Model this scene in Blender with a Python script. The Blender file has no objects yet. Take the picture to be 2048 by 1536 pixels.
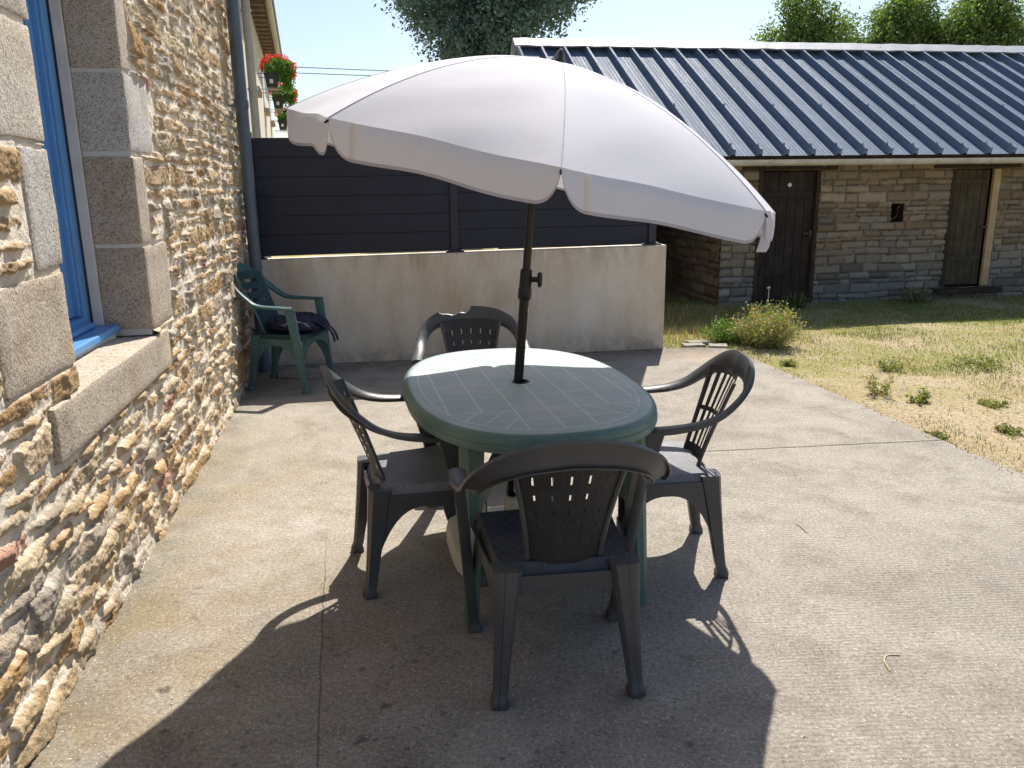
import bpy, bmesh, math, random
import numpy as np
from mathutils import Vector, Matrix
R_ = math.radians
C = bpy.context.scene.collection
sc = bpy.context.scene

# ------------------------------------------------------------------ camera
CAM_H, PITCH, ROLL, FPX = 1.48, R_(13.89), R_(0.79), 1606.0
cam_d = bpy.data.cameras.new('camera'); cam = bpy.data.objects.new('camera', cam_d); C.objects.link(cam)
F = Vector((0, math.cos(PITCH), -math.sin(PITCH))); R0 = Vector((1, 0, 0)); U0 = Vector((0, math.sin(PITCH), math.cos(PITCH)))
U = U0*math.cos(ROLL) + R0*math.sin(ROLL); Rt = R0*math.cos(ROLL) - U0*math.sin(ROLL)
m = Matrix((Rt, U, -F)).transposed().to_4x4(); m.translation = (0, 0, CAM_H)
cam.matrix_world = m
cam_d.sensor_width = 36.0; cam_d.lens = 36.0*FPX/2048.0; cam_d.clip_start = 0.05; cam_d.clip_end = 900
sc.camera = cam

# ------------------------------------------------------------------ light
SX, SY = 0.181, 0.774                      # sun stands at (SX, SY, 1)
world = bpy.data.worlds.new("World"); sc.world = world; world.use_nodes = True
wn = world.node_tree; bg = wn.nodes['Background']
sky = wn.nodes.new('ShaderNodeTexSky'); sky.sky_type = 'NISHITA'; sky.sun_disc = False
sky.sun_elevation = math.atan2(1, math.hypot(SX, SY)); sky.sun_rotation = math.atan2(SX, SY)
sky.air_density = 1.0; sky.dust_density = 1.2; sky.ozone_density = 1.6
wn.links.new(sky.outputs[0], bg.inputs[0]); bg.inputs[1].default_value = 0.092
sd = bpy.data.lights.new('sun', 'SUN'); sd.energy = 4.8; sd.angle = R_(0.55); sd.color = (1.0, 0.945, 0.86)
so = bpy.data.objects.new('sun', sd); C.objects.link(so)
so.rotation_euler = Vector((SX, SY, 1)).to_track_quat('Z', 'Y').to_euler()
sc.view_settings.view_transform = 'Standard'; sc.view_settings.look = 'None'
sc.view_settings.exposure = 0.70; sc.view_settings.gamma = 1.0
sc.cycles.transparent_max_bounces = 12

# ------------------------------------------------------------------ node helpers
class MB:
    def __init__(s, name, rough=0.7, spec=0.3, base=(0.5, 0.5, 0.5)):
        s.m = bpy.data.materials.new(name); s.m.use_nodes = True; s.t = s.m.node_tree
        s.b = s.t.nodes['Principled BSDF']; s.b.inputs['Roughness'].default_value = rough
        s.b.inputs['Specular IOR Level'].default_value = spec
        s.b.inputs['Base Color'].default_value = (*base, 1); s._co = None; s.out = s.t.nodes['Material Output']
    def n(s, ty, **kw):
        x = s.t.nodes.new(ty)
        for k, v in kw.items(): setattr(x, k, v)
        return x
    def l(s, a, b): s.t.links.new(a, b)
    def set(s, sock, v):
        if hasattr(v, 'links'): s.l(v, sock)
        else: sock.default_value = v if not isinstance(v, tuple) or len(v) != 3 or sock.type != 'RGBA' else (*v, 1)
    def co(s, kind='Object', scale=None, rot=None, loc=None):
        tc = s.n('ShaderNodeTexCoord').outputs[kind]
        if scale is None and rot is None and loc is None: return tc
        mp = s.n('ShaderNodeMapping'); s.l(tc, mp.inputs[0])
        if loc: mp.inputs[1].default_value = loc
        if rot: mp.inputs[2].default_value = rot
        if scale: mp.inputs[3].default_value = scale
        return mp.outputs[0]
    def noise(s, scale, detail=4, rough=0.55, co=None, dist=0.0, out=0):
        x = s.n('ShaderNodeTexNoise'); x.inputs['Scale'].default_value = scale; x.inputs['Detail'].default_value = detail
        x.inputs['Roughness'].default_value = rough; x.inputs['Distortion'].default_value = dist
        s.l(co if co is not None else s.co(), x.inputs['Vector']); return x.outputs[out]
    def vor(s, scale, feature='F1', co=None, out=0, rnd=1.0):
        x = s.n('ShaderNodeTexVoronoi', feature=feature); x.inputs['Scale'].default_value = scale
        x.inputs['Randomness'].default_value = rnd
        s.l(co if co is not None else s.co(), x.inputs['Vector']); return x.outputs[out]
    def ramp(s, f, stops, interp='LINEAR'):
        x = s.n('ShaderNodeValToRGB'); s.l(f, x.inputs[0]); e = x.color_ramp.elements; x.color_ramp.interpolation = interp
        while len(e) < len(stops): e.new(0.5)
        for i, (p, c) in enumerate(stops):
            e[i].position = p; e[i].color = (c, c, c, 1) if isinstance(c, (int, float)) else (*c, 1)
        return x.outputs[0]
    def mr(s, f, a, b, c=0.0, d=1.0):
        x = s.n('ShaderNodeMapRange'); s.l(f, x.inputs[0])
        for i, v in enumerate((a, b, c, d)): x.inputs[i+1].default_value = v
        return x.outputs[0]
    def mix(s, f, a, b, mode='MIX'):
        x = s.n('ShaderNodeMix', data_type='RGBA', blend_type=mode)
        s.set(x.inputs[0], f); s.set(x.inputs[6], a); s.set(x.inputs[7], b); return x.outputs[2]
    def math(s, op, a, b=0.0, c=0.0, clamp=False):
        x = s.n('ShaderNodeMath', operation=op, use_clamp=clamp)
        for i, v in enumerate((a, b, c)):
            s.set(x.inputs[i], v)
        return x.outputs[0]
    def sep(s, v):
        x = s.n('ShaderNodeSeparateXYZ'); s.l(v, x.inputs[0]); return x.outputs
    def attr(s, name='Col'):
        x = s.n('ShaderNodeAttribute'); x.attribute_name = name; return x.outputs[0]
    def col(s, v): s.set(s.b.inputs['Base Color'], v); return s
    def rough(s, v): s.set(s.b.inputs['Roughness'], v); return s
    def bump(s, h, strength=0.5, dist=0.01):
        x = s.n('ShaderNodeBump'); x.inputs['Strength'].default_value = strength; x.inputs['Distance'].default_value = dist
        s.l(h, x.inputs['Height']); s.l(x.outputs[0], s.b.inputs['Normal']); return s

# ------------------------------------------------------------------ materials
def plain(name, base, rough=0.6, spec=0.4, var=0.12, nscale=6, bump=0.0, metal=0.0):
    k = MB(name, rough, spec, base); n = k.noise(nscale, 5)
    d = tuple(c*(1-var) for c in base); b = tuple(min(1, c*(1+var)) for c in base)
    k.col(k.ramp(n, [(0.3, d), (0.7, b)])); k.b.inputs['Metallic'].default_value = metal
    if bump: k.bump(k.noise(nscale*12, 4), bump, 0.002)
    return k.m

def m_rubble():
    k = MB('rubble_stone', 0.92, 0.15); c = k.attr()
    f = k.noise(170, 4, 0.7); g = k.noise(45, 5, 0.65)
    c = k.mix(k.mr(f, 0.35, 0.65), k.mix(1.0, c, (0.78, 0.76, 0.74), 'MULTIPLY'), k.mix(1.0, c, (1.14, 1.14, 1.12), 'MULTIPLY'))
    c = k.mix(k.mr(g, 0.52, 0.75, 0, 0.45), c, k.mix(1.0, c, (0.72, 0.62, 0.5), 'MULTIPLY'))
    k.col(c); k.bump(k.math('ADD', f, k.math('MULTIPLY', g, 2.0)), 0.8, 0.006); return k.m

def m_granite(name, tint, dark=0.5):
    k = MB(name, 0.85, 0.25)
    a = k.vor(200, out=1); s = k.sep(a)[0]; n = k.noise(300, 3, 0.8); big = k.noise(7, 5)
    dk = tuple(c*dark*0.42 for c in tint); md = tuple(c*0.8 for c in tint); lt = tuple(min(1, c*1.22) for c in tint)
    c = k.ramp(k.math('ADD', k.math('MULTIPLY', s, 0.6), k.math('MULTIPLY', n, 0.5)), [(0.2, dk), (0.36, md), (0.58, tint), (0.8, lt)])
    c = k.mix(k.mr(big, 0.35, 0.7, 0, 0.4), c, k.mix(1.0, c, (0.83, 0.74, 0.62), 'MULTIPLY'))
    st = k.noise(3.5, 6, 0.7); c = k.mix(k.mr(st, 0.5, 0.68, 0, 0.45), c, k.mix(1.0, c, (0.72, 0.64, 0.54), 'MULTIPLY'))
    k.col(c); k.bump(k.math('ADD', s, k.math('ADD', k.noise(90, 5), k.math('MULTIPLY', k.noise(16, 5, 0.7), 1.5))), 0.6, 0.005); return k.m

def m_slab():
    k = MB('brushed_concrete', 0.88, 0.2); o = k.co()
    xyz = k.sep(o)
    fine = k.noise(75, 6, 0.9); brush = k.noise(1.0, 5, 0.7, k.co(scale=(14, 260, 1), rot=(0, 0, R_(-3))))
    mott = k.noise(9, 6, 0.65); big = k.noise(1.3, 4, 0.6); agg = k.vor(330, out=1)
    base = k.ramp(big, [(0.3, (0.262, 0.236, 0.202)), (0.5, (0.308, 0.278, 0.238)), (0.7, (0.36, 0.328, 0.285))])
    base = k.mix(k.mr(mott, 0.38, 0.66, 0, 0.55), base, (0.40, 0.36, 0.305))
    base = k.mix(k.mr(k.noise(2.7, 7, 0.75, dist=0.4), 0.48, 0.66, 0, 0.7), base, (0.20, 0.172, 0.14))
    # green-yellow algae towards the stone wall (left) : distance from wall line
    dw = k.math('ADD', k.math('MULTIPLY', xyz[0], 0.985), k.math('MULTIPLY', xyz[1], 0.173))      # about -0.98 at the wall
    al = k.math('MULTIPLY', k.mr(dw, -1.0, 0.15, 1, 0), k.mr(k.noise(3.2, 6, 0.7), 0.36, 0.62))
    al = k.math('MULTIPLY', al, k.mr(xyz[1], 5.6, 3.0, 0.1, 1))
    base = k.mix(k.math('MULTIPLY', al, 0.85), base, (0.265, 0.20, 0.095))
    gr = k.math('MULTIPLY', k.mr(dw, -0.98, -0.72, 1, 0), k.mr(k.noise(6, 5), 0.3, 0.6))
    base = k.mix(k.math('MULTIPLY', gr, 0.7), base, (0.155, 0.15, 0.115))
    # dirt near the low wall and at foreground
    dl = k.math('SUBTRACT', k.math('MULTIPLY', xyz[1], 0.989), k.math('MULTIPLY', xyz[0], 0.148))
    di = k.math('MULTIPLY', k.mr(dl, 6.45, 6.98), k.mr(k.noise(11, 6, 0.7), 0.3, 0.6))
    base = k.mix(k.math('MULTIPLY', di, 0.85), base, (0.10, 0.08, 0.06))
    fg = k.math('MULTIPLY', k.mr(xyz[1], 3.3, 1.7), k.mr(k.noise(4.5, 6, 0.75), 0.42, 0.66))
    base = k.mix(k.math('MULTIPLY', fg, 0.7), base, (0.15, 0.118, 0.10))
    # rusty stain patch left of the table
    for (cx, cy, r, c, a) in ((-0.52, 2.55, 0.35, (0.26, 0.13, 0.07), 0.35), (-0.45, 2.15, 0.3, (0.36, 0.27, 0.22), 0.5), (-0.25, 2.3, 0.3, (0.33, 0.24, 0.18), 0.4), (-1.0, 3.4, 0.5, (0.48, 0.45, 0.42), 0.6), (1.6, 6.9, 0.35, (0.42, 0.27, 0.16), 0.5)):
        dd = k.math('SQRT', k.math('ADD', k.math('POWER', k.math('SUBTRACT', xyz[0], cx), 2), k.math('POWER', k.math('SUBTRACT', xyz[1], cy), 2)))
        mk = k.math('MULTIPLY', k.mr(dd, 0.0, r, 1, 0), k.mr(k.noise(8, 5, 0.7), 0.35, 0.6, 0, a))
        base = k.mix(mk, base, c)
    # dark lichen spots
    sp = k.vor(21, co=k.mix(0.07, o, k.noise(14, 5, out=1)))
    mask = k.mr(k.noise(2.1, 3), 0.40, 0.55)
    base = k.mix(k.math('MULTIPLY', k.math('MULTIPLY', k.mr(sp, 0.22, 0.10), mask), k.math('MULTIPLY', k.mr(xyz[1], 3.6, 2.2, 0.0, 0.6), k.mr(xyz[0], 0.9, 0.3, 0.12, 1))), base, (0.07, 0.06, 0.052))
    sp2 = k.vor(8, co=k.mix(0.10, o, k.noise(12, 5, out=1)))
    base = k.mix(k.math('MULTIPLY', k.mr(sp2, 0.17, 0.05), k.math('MULTIPLY', k.mr(xyz[1], 3.2, 2.0, 0.0, 0.8), k.mr(xyz[0], 0.9, 0.3, 0.1, 1))), base, (0.055, 0.048, 0.045))
    # fine grain, brush lines
    base = k.mix(k.mr(fine, 0.36, 0.64), k.mix(1.0, base, (0.50, 0.50, 0.50), 'MULTIPLY'), k.mix(1.0, base, (1.50, 1.48, 1.44), 'MULTIPLY'))
    base = k.mix(k.mr(brush, 0.3, 0.7), k.mix(1.0, base, (0.84, 0.84, 0.84), 'MULTIPLY'), k.mix(1.0, base, (1.12, 1.12, 1.12), 'MULTIPLY'))
    base = k.mix(k.mr(k.sep(agg)[1], 0.985, 0.99), base, (0.62, 0.6, 0.56))
    rib = k.n('ShaderNodeTexWave', wave_type='BANDS', bands_direction='Y'); rib.inputs['Scale'].default_value = 17; rib.inputs['Distortion'].default_value = 4.5; rib.inputs['Detail'].default_value = 4; rib.inputs['Detail Scale'].default_value = 3.0
    k.l(k.co(rot=(0, 0, R_(-4)), scale=(0.35, 1, 1)), rib.inputs[0])
    rm = k.math('MULTIPLY', k.mr(xyz[0], 0.3, 1.3), k.mr(k.noise(1.7, 4), 0.3, 0.6, 0.3, 1)); ribh = k.math('MULTIPLY', rib.outputs['Fac'], rm)
    base = k.mix(k.math('MULTIPLY', ribh, 0.4), base, k.mix(1.0, base, (0.74, 0.73, 0.72), 'MULTIPLY'))
    # cracks: joint across, joint along
    w = k.math('MULTIPLY', k.math('SUBTRACT', k.noise(5, 6, 0.7), 0.5), 0.10)
    j1 = k.math('ABSOLUTE', k.math('ADD', k.math('SUBTRACT', k.math('SUBTRACT', xyz[1], 4.22), k.math('MULTIPLY', xyz[0], 0.100)), k.math('MULTIPLY', w, 0.35)))
    j2 = k.math('ABSOLUTE', k.math('ADD', k.math('ADD', k.math('ADD', xyz[0], 0.155), k.math('MULTIPLY', xyz[1], 0.205)), k.math('MULTIPLY', w, 0.3)))
    c1 = k.math('MULTIPLY', k.mr(j1, 0.009, 0.003), k.mr(xyz[0], -0.2, 0.6)); c2 = k.math('MULTIPLY', k.mr(j2, 0.0035, 0.0008), k.mr(xyz[1], 3.4, 2.6))
    cr = k.math('MAXIMUM', c1, k.math('MULTIPLY', c2, 0.6))
    base = k.mix(k.math('MULTIPLY', cr, 0.85), base, (0.06, 0.05, 0.042))
    k.col(base)
    h = k.math('ADD', k.math('ADD', fine, k.math('MULTIPLY', ribh, -0.6)), k.math('MULTIPLY', brush, 0.5))
    h = k.math('SUBTRACT', h, k.math('MULTIPLY', cr, 3.0)); k.bump(h, 0.65, 0.004); return k.m

def m_yard():
    k = MB('dry_yard_soil', 0.95, 0.1); o = k.co(); xyz = k.sep(o)
    a = k.noise(1.1, 6, 0.65); f = k.noise(35, 6, 0.75); g = k.vor(60, out=1)
    c = k.ramp(f, [(0.3, (0.26, 0.19, 0.11)), (0.5, (0.45, 0.35, 0.22)), (0.7, (0.60, 0.49, 0.34))])
    gr = k.math('MULTIPLY', k.mr(a, 0.38, 0.56), k.mr(xyz[1], 4.8, 6.6, 0.1, 1))
    c = k.mix(gr, c, k.ramp(f, [(0.35, (0.15, 0.155, 0.045)), (0.6, (0.38, 0.33, 0.13))]))
    c = k.mix(k.mr(k.sep(g)[0], 0.9, 0.95, 0, 0.6), c, (0.5, 0.47, 0.42))
    k.col(c); k.bump(k.math('ADD', f, k.noise(9, 4)), 0.9, 0.02); return k.m

def m_render():
    k = MB('cement_render', 0.9, 0.15); o = k.co()
    st = k.noise(1.0, 6, 0.7, k.co(scale=(1.9, 1, 0.8))); f = k.noise(55, 6, 0.7); st2 = k.noise(1.0, 5, 0.6, k.co(scale=(3.4, 1, 1.1), loc=(3, 0, 0)))
    c = k.ramp(st, [(0.30, (0.54, 0.43, 0.31)), (0.45, (0.67, 0.575, 0.46)), (0.58, (0.74, 0.665, 0.56)), (0.72, (0.80, 0.74, 0.66))])
    c = k.mix(k.mr(st2, 0.52, 0.70, 0, 0.5), c, (0.50, 0.36, 0.21))
    z = k.sep(o)[2]
    c = k.mix(k.math('MULTIPLY', k.mr(z, 0.22, 0.0), k.mr(k.noise(9, 5, 0.7), 0.36, 0.66, 0, 0.7)), c, (0.22, 0.18, 0.14))
    c = k.mix(k.math('MULTIPLY', k.mr(z, 0.72, 0.93), k.mr(k.noise(1, 5, 0.7, k.co(scale=(9, 1, 2.0))), 0.45, 0.7, 0, 0.6)), c, (0.25, 0.2, 0.14))
    c = k.mix(k.mr(f, 0.35, 0.7, 0, 0.22), c, (0.3, 0.26, 0.2))
    k.col(c); k.bump(k.math('ADD', f, k.noise(6, 4)), 0.35, 0.006); return k.m

def m_plastic_grey():
    k = MB('charcoal_resin', 0.42, 0.55)
    n = k.noise(9, 5, 0.6); f = k.noise(60, 4, 0.7)
    c = k.ramp(n, [(0.3, (0.042, 0.043, 0.047)), (0.7, (0.064, 0.064, 0.068))])
    c = k.mix(k.mr(f, 0.55, 0.8, 0, 0.25), c, (0.085, 0.08, 0.075))
    k.col(c); k.rough(k.mr(f, 0.3, 0.7, 0.33, 0.48)); k.bump(k.noise(300, 2), 0.06, 0.001); return k.m

def m_seat_grey(name='charcoal_resin_seat', ca=(0.06, 0.064, 0.08), cb=(0.10, 0.105, 0.125), cl=(0.24, 0.24, 0.27)):
    k = MB(name, 0.5, 0.8)
    n = k.noise(11, 5, 0.6)
    c = k.ramp(n, [(0.3, ca), (0.7, cb)])
    s = k.sep(k.co(scale=(21, 15, 1)))
    p = k.math('ABSOLUTE', k.math('SUBTRACT', k.math('FRACT', k.math('ADD', s[0], s[1])), 0.5))
    q = k.math('ABSOLUTE', k.math('SUBTRACT', k.math('FRACT', k.math('SUBTRACT', s[0], s[1])), 0.5))
    ln = k.math('MULTIPLY', k.math('MAXIMUM', k.mr(p, 0.04, 0.015), k.mr(q, 0.04, 0.015)), k.mr(k.sep(k.co())[2], 0.400, 0.407))
    c = k.mix(k.math('MULTIPLY', ln, 0.6), c, cl)
    k.col(c); k.bump(ln, 0.4, 0.002); return k.m

def m_green(name='green_resin', a=(0.035, 0.085, 0.07), b=(0.06, 0.135, 0.105), dust=0.3):
    k = MB(name, 0.45, 0.45); n = k.noise(7, 6, 0.65); f = k.noise(45, 5, 0.7)
    c = k.ramp(n, [(0.3, a), (0.7, b)]); c = k.mix(k.mr(f, 0.5, 0.8, 0, dust), c, (0.2, 0.22, 0.19))
    k.col(c); k.rough(k.mr(n, 0.3, 0.7, 0.4, 0.6)); return k.m

def m_tabletop():
    k = MB('green_resin_tiled', 0.42, 0.5); o = k.co(); s = k.sep(o)
    n = k.noise(6, 6, 0.7); f = k.noise(38, 6, 0.75); st = k.noise(1, 5, 0.7, k.co(scale=(9, 42, 9)))
    c = k.ramp(n, [(0.3, (0.075, 0.145, 0.12)), (0.7, (0.12, 0.20, 0.17))])
    top = k.mr(s[2], 0.7155, 0.7175)
    ax = k.math('DIVIDE', s[0], 0.40); ay = k.math('DIVIDE', s[1], 0.645)
    rr = k.math('ADD', k.math('POWER', k.math('ABSOLUTE', ax), 2.5), k.math('POWER', k.math('ABSOLUTE', ay), 2.5))
    ins = k.mr(rr, 1.0, 0.97)
    dustm = k.math('MULTIPLY', k.math('ADD', k.mr(st, 0.38, 0.7, 0, 0.42), k.mr(f, 0.45, 0.75, 0, 0.3)), k.math('MULTIPLY', top, k.mr(rr, 1.25, 0.9)))
    c = k.mix(top, c, k.ramp(n, [(0.3, (0.235, 0.32, 0.315)), (0.7, (0.33, 0.40, 0.395))]))
    c = k.mix(dustm, c, (0.46, 0.48, 0.475))
    c = k.mix(k.math('MULTIPLY', k.mr(n, 0.52, 0.68, 0, 0.6), top), c, (0.42, 0.41, 0.43))
    def line(coord, pos, w=0.0028): return k.mr(k.math('ABSOLUTE', k.math('SUBTRACT', coord, pos)), w, w*0.4)
    cen = k.math('MULTIPLY', k.mr(k.math('ABSOLUTE', s[1]), 0.402, 0.398), ins)
    tot = None
    def add(v):
        nonlocal tot
        tot = v if tot is None else k.math('MAXIMUM', tot, v)
    for x in (-0.345, -0.23, 0.23, 0.345): add(k.math('MULTIPLY', line(s[0], x), cen))
    for x in (-0.115, 0.0, 0.115): add(k.math('MULTIPLY', line(s[0], x), ins))
    for y in (-0.3, -0.2, -0.1, 0.0, 0.1, 0.2, 0.3): add(k.math('MULTIPLY', k.math('MULTIPLY', line(s[1], y, 0.0024), cen), 0.7))
    for sg in (-1, 1):
        add(k.math('MULTIPLY', line(s[1], 0.4*sg), ins))
        add(k.math('MULTIPLY', k.math('MULTIPLY', line(s[1], 0.52*sg), ins), k.mr(k.math('ABSOLUTE', s[0]), 0.236, 0.23)))
        ye = k.math('MULTIPLY', s[1], sg)
        for sx in (-1, 1):
            xe = k.math('MULTIPLY', s[0], sx)
            out = k.math('MULTIPLY', k.mr(ye, 0.398, 0.402), k.mr(xe, 0.113, 0.117))
            for cc in (0.24, 0.335, 0.145):
                d = k.math('SUBTRACT', ye, k.math('ADD', 0.4, k.math('MULTIPLY', k.math('SUBTRACT', xe, cc-0.09), 1.5)))
                add(k.math('MULTIPLY', k.math('MULTIPLY', k.mr(k.math('ABSOLUTE', d), 0.005, 0.002), out), ins))
    add(k.mr(k.math('ABSOLUTE', k.math('SUBTRACT', rr, 1.0)), 0.013, 0.004))
    tot = k.math('MULTIPLY', tot, top)
    c = k.mix(k.math('MULTIPLY', tot, k.mr(f, 0.3, 0.6, 0.55, 1.0)), c, (0.62, 0.66, 0.63))
    k.col(c); k.rough(k.mr(dustm, 0, 0.5, 0.42, 0.62)); k.bump(k.math('SUBTRACT', k.math('MULTIPLY', f, 0.15), tot), 0.3, 0.002); return k.m

def m_fabric(name, base, trans=0.22):
    k = MB(name, 0.85, 0.1, base)
    wv = k.noise(700, 2, 0.5); f = k.noise(3, 5, 0.6)
    k.col(k.mix(k.mr(f, 0.3, 0.7, 0, 0.5), base, tuple(c*0.93 for c in base))); k.bump(k.math('ADD', k.math('MULTIPLY', wv, 0.15), k.noise(9, 4)), 0.25, 0.006)
    tr = k.n('ShaderNodeBsdfTranslucent'); tr.inputs[0].default_value = (base[0], base[1]*0.97, base[2]*0.95, 1)
    mx = k.n('ShaderNodeMixShader'); mx.inputs[0].default_value = trans
    k.l(k.b.outputs[0], mx.inputs[1]); k.l(tr.outputs[0], mx.inputs[2]); k.l(mx.outputs[0], k.out.inputs[0]); return k.m

def m_leaf(name, trans=0.35, mult=1.0):
    k = MB(name, 0.55, 0.3); c = k.attr(); k.col(c)
    tr = k.n('ShaderNodeBsdfTranslucent'); k.l(k.mix(1.0, c, (1.2, 1.35, 0.5), 'MULTIPLY'), tr.inputs[0])
    mx = k.n('ShaderNodeMixShader'); mx.inputs[0].default_value = trans
    k.l(k.b.outputs[0], mx.inputs[1]); k.l(tr.outputs[0], mx.inputs[2]); k.l(mx.outputs[0], k.out.inputs[0]); return k.m

def m_roof():
    k = MB('blue_grey_steel', 0.62, 0.4); n = k.noise(2.2, 5, 0.6); r = k.noise(1, 6, 0.7, k.co(scale=(9, 1.2, 1.2)))
    c = k.ramp(n, [(0.3, (0.235, 0.315, 0.43)), (0.7, (0.29, 0.37, 0.49))])
    rd = k.math('MULTIPLY', k.mr(r, 0.56, 0.75), k.mr(k.sep(k.co())[2], 2.6, 1.7, 0, 0.65))
    c = k.mix(rd, c, (0.33, 0.25, 0.19)); k.col(c); k.rough(k.mr(r, 0.3, 0.7, 0.6, 0.72))
    k.bump(n, 0.2, 0.01); return k.m

def m_oldwood(name, a, b):
    k = MB(name, 0.85, 0.2); w = k.noise(1, 6, 0.75, k.co(scale=(45, 45, 2.2))); n = k.noise(6, 5)
    c = k.ramp(w, [(0.3, a), (0.7, b)]); c = k.mix(k.mr(n, 0.45, 0.7, 0, 0.4), c, tuple(x*1.5 for x in b)); k.col(c); k.bump(w, 0.5, 0.004); return k.m

M = {}
M['rubble'] = m_rubble()
M['granite'] = m_granite('granite_beige', (0.56, 0.50, 0.42)); M['granite_grey'] = m_granite('granite_grey', (0.53, 0.50, 0.46))
M['granite_warm'] = m_granite('granite_warm', (0.50, 0.43, 0.35))
M['slab'] = m_slab(); M['yard'] = m_yard(); M['render'] = m_render()
M['grey'] = m_plastic_grey(); M['seat'] = m_seat_grey()

def m_back():
    k = MB('charcoal_resin_woven', 0.45, 0.5); s3 = k.sep(k.co()); n = k.noise(9, 5)
    a = k.math('ABSOLUTE', k.math('SUBTRACT', k.math('FRACT', k.math('MULTIPLY', s3[2], 17.5)), 0.5)); b = k.math('ABSOLUTE', k.math('SUBTRACT', k.math('FRACT', k.math('MULTIPLY', s3[0], 19)), 0.5))
    ln = k.math('MAXIMUM', k.mr(a, 0.04, 0.015), k.mr(b, 0.04, 0.015)); c = k.ramp(n, [(0.3, (0.058, 0.057, 0.058)), (0.7, (0.082, 0.08, 0.08))])
    k.col(k.mix(k.math('MULTIPLY', ln, 0.2), c, (0.13, 0.125, 0.12))); k.bump(ln, 0.5, 0.002); return k.m
M['back'] = m_back(); M['seat_sheen'] = m_seat_grey('sheen_tinted_resin_seat', (0.24, 0.245, 0.28), (0.34, 0.345, 0.38), (0.52, 0.52, 0.54))  # second seat resin is a paler copy, sun sheen put into its colour
M['green'] = m_green(); M['green_leg'] = m_green('green_resin_pale', (0.07, 0.13, 0.105), (0.10, 0.17, 0.14), 0.2)
M['green_chair'] = m_green('faded_green_resin', (0.04, 0.10, 0.105), (0.065, 0.14, 0.145), 0.35)
M['table'] = m_tabletop()
M['canopy'] = m_fabric('ecru_canvas', (0.70, 0.695, 0.735), 0.17); M['hem'] = plain('grey_hem', (0.42, 0.395, 0.42), 0.85, 0.1)
M['black'] = plain('black_metal', (0.008, 0.008, 0.009), 0.28, 0.35); M['blackp'] = plain('black_knob_plastic', (0.012, 0.012, 0.013), 0.4, 0.35)
M['anthracite'] = plain('anthracite_panel', (0.017, 0.021, 0.037), 0.6, 0.4, 0.15, 3, 0.1)
M['anthracite_post'] = plain('anthracite_post', (0.021, 0.026, 0.044), 0.5, 0.4, 0.1, 3)
M['blue'] = plain('blue_paint', (0.11, 0.30, 0.62), 0.38, 0.5, 0.06, 5)
M['white_render'] = plain('white_render', (0.62, 0.60, 0.57), 0.9, 0.15, 0.08, 9, 0.3)
M['zinc'] = plain('painted_zinc', (0.085, 0.115, 0.15), 0.45, 0.45, 0.15, 5)
M['pvc'] = plain('beige_pvc', (0.42, 0.40, 0.36), 0.5, 0.4, 0.08, 4)
M['house_render'] = plain('pale_house_render', (0.66, 0.62, 0.55), 0.9, 0.15, 0.06, 5, 0.2)
M['dark_in'] = plain('dark_interior', (0.02, 0.02, 0.022), 0.9, 0.1)
M['glass'] = plain('window_glass', (0.012, 0.015, 0.018), 0.05, 0.6, 0.02)
M['concrete_base'] = plain('cream_concrete', (0.60, 0.57, 0.50), 0.75, 0.2, 0.1, 9, 0.2)
M['roof'] = m_roof(); M['gutter'] = plain('weathered_gutter', (0.55, 0.53, 0.50), 0.5, 0.4, 0.2, 5)
M['ridge'] = plain('galvanised_ridge', (0.40, 0.41, 0.44), 0.55, 0.4, 0.15, 4)
M['shed_stone'] = M['rubble']
M['door'] = m_oldwood('old_dark_planks', (0.020, 0.015, 0.013), (0.055, 0.042, 0.038)); M['door2'] = m_oldwood('old_brown_planks', (0.045, 0.036, 0.022), (0.10, 0.08, 0.052))
M['lintel'] = m_oldwood('old_oak_beam', (0.025, 0.018, 0.013), (0.07, 0.05, 0.035)); M['plank'] = m_oldwood('new_pine_plank', (0.40, 0.29, 0.16), (0.50, 0.37, 0.21))
M['rust'] = plain('rusty_iron', (0.09, 0.055, 0.04), 0.7, 0.3, 0.3, 30)
M['leaf'] = m_leaf('leaf_foliage'); M['leafdark'] = m_leaf('dark_leaf_foliage', 0.2); M['blade'] = m_leaf('grass_blades', 0.3)
M['bark'] = plain('tree_bark', (0.11, 0.085, 0.06), 0.9, 0.1, 0.3, 8, 0.6)
M['tile'] = plain('slate_tiles', (0.12, 0.115, 0.11), 0.7, 0.3, 0.3, 12)
M['rafter'] = m_oldwood('old_rafters', (0.12, 0.085, 0.055), (0.24, 0.18, 0.13))
M['planter'] = plain('dark_planter', (0.035, 0.033, 0.035), 0.5, 0.4)
M['petal'] = m_leaf('red_petals', 0.3)
M['wire'] = plain('black_cable', (0.05, 0.05, 0.055), 0.6, 0.3)
M['navy'] = plain('navy_quilted_cloth', (0.016, 0.020, 0.045), 0.75, 0.3, 0.5, 30, 0.5)
M['white'] = plain('white_sticker', (0.75, 0.75, 0.73), 0.6, 0.3)
M['flag'] = m_granite('flagstone', (0.36, 0.33, 0.28)); M['straw'] = plain('dry_straw', (0.55, 0.45, 0.26), 0.8, 0.2)

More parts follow.
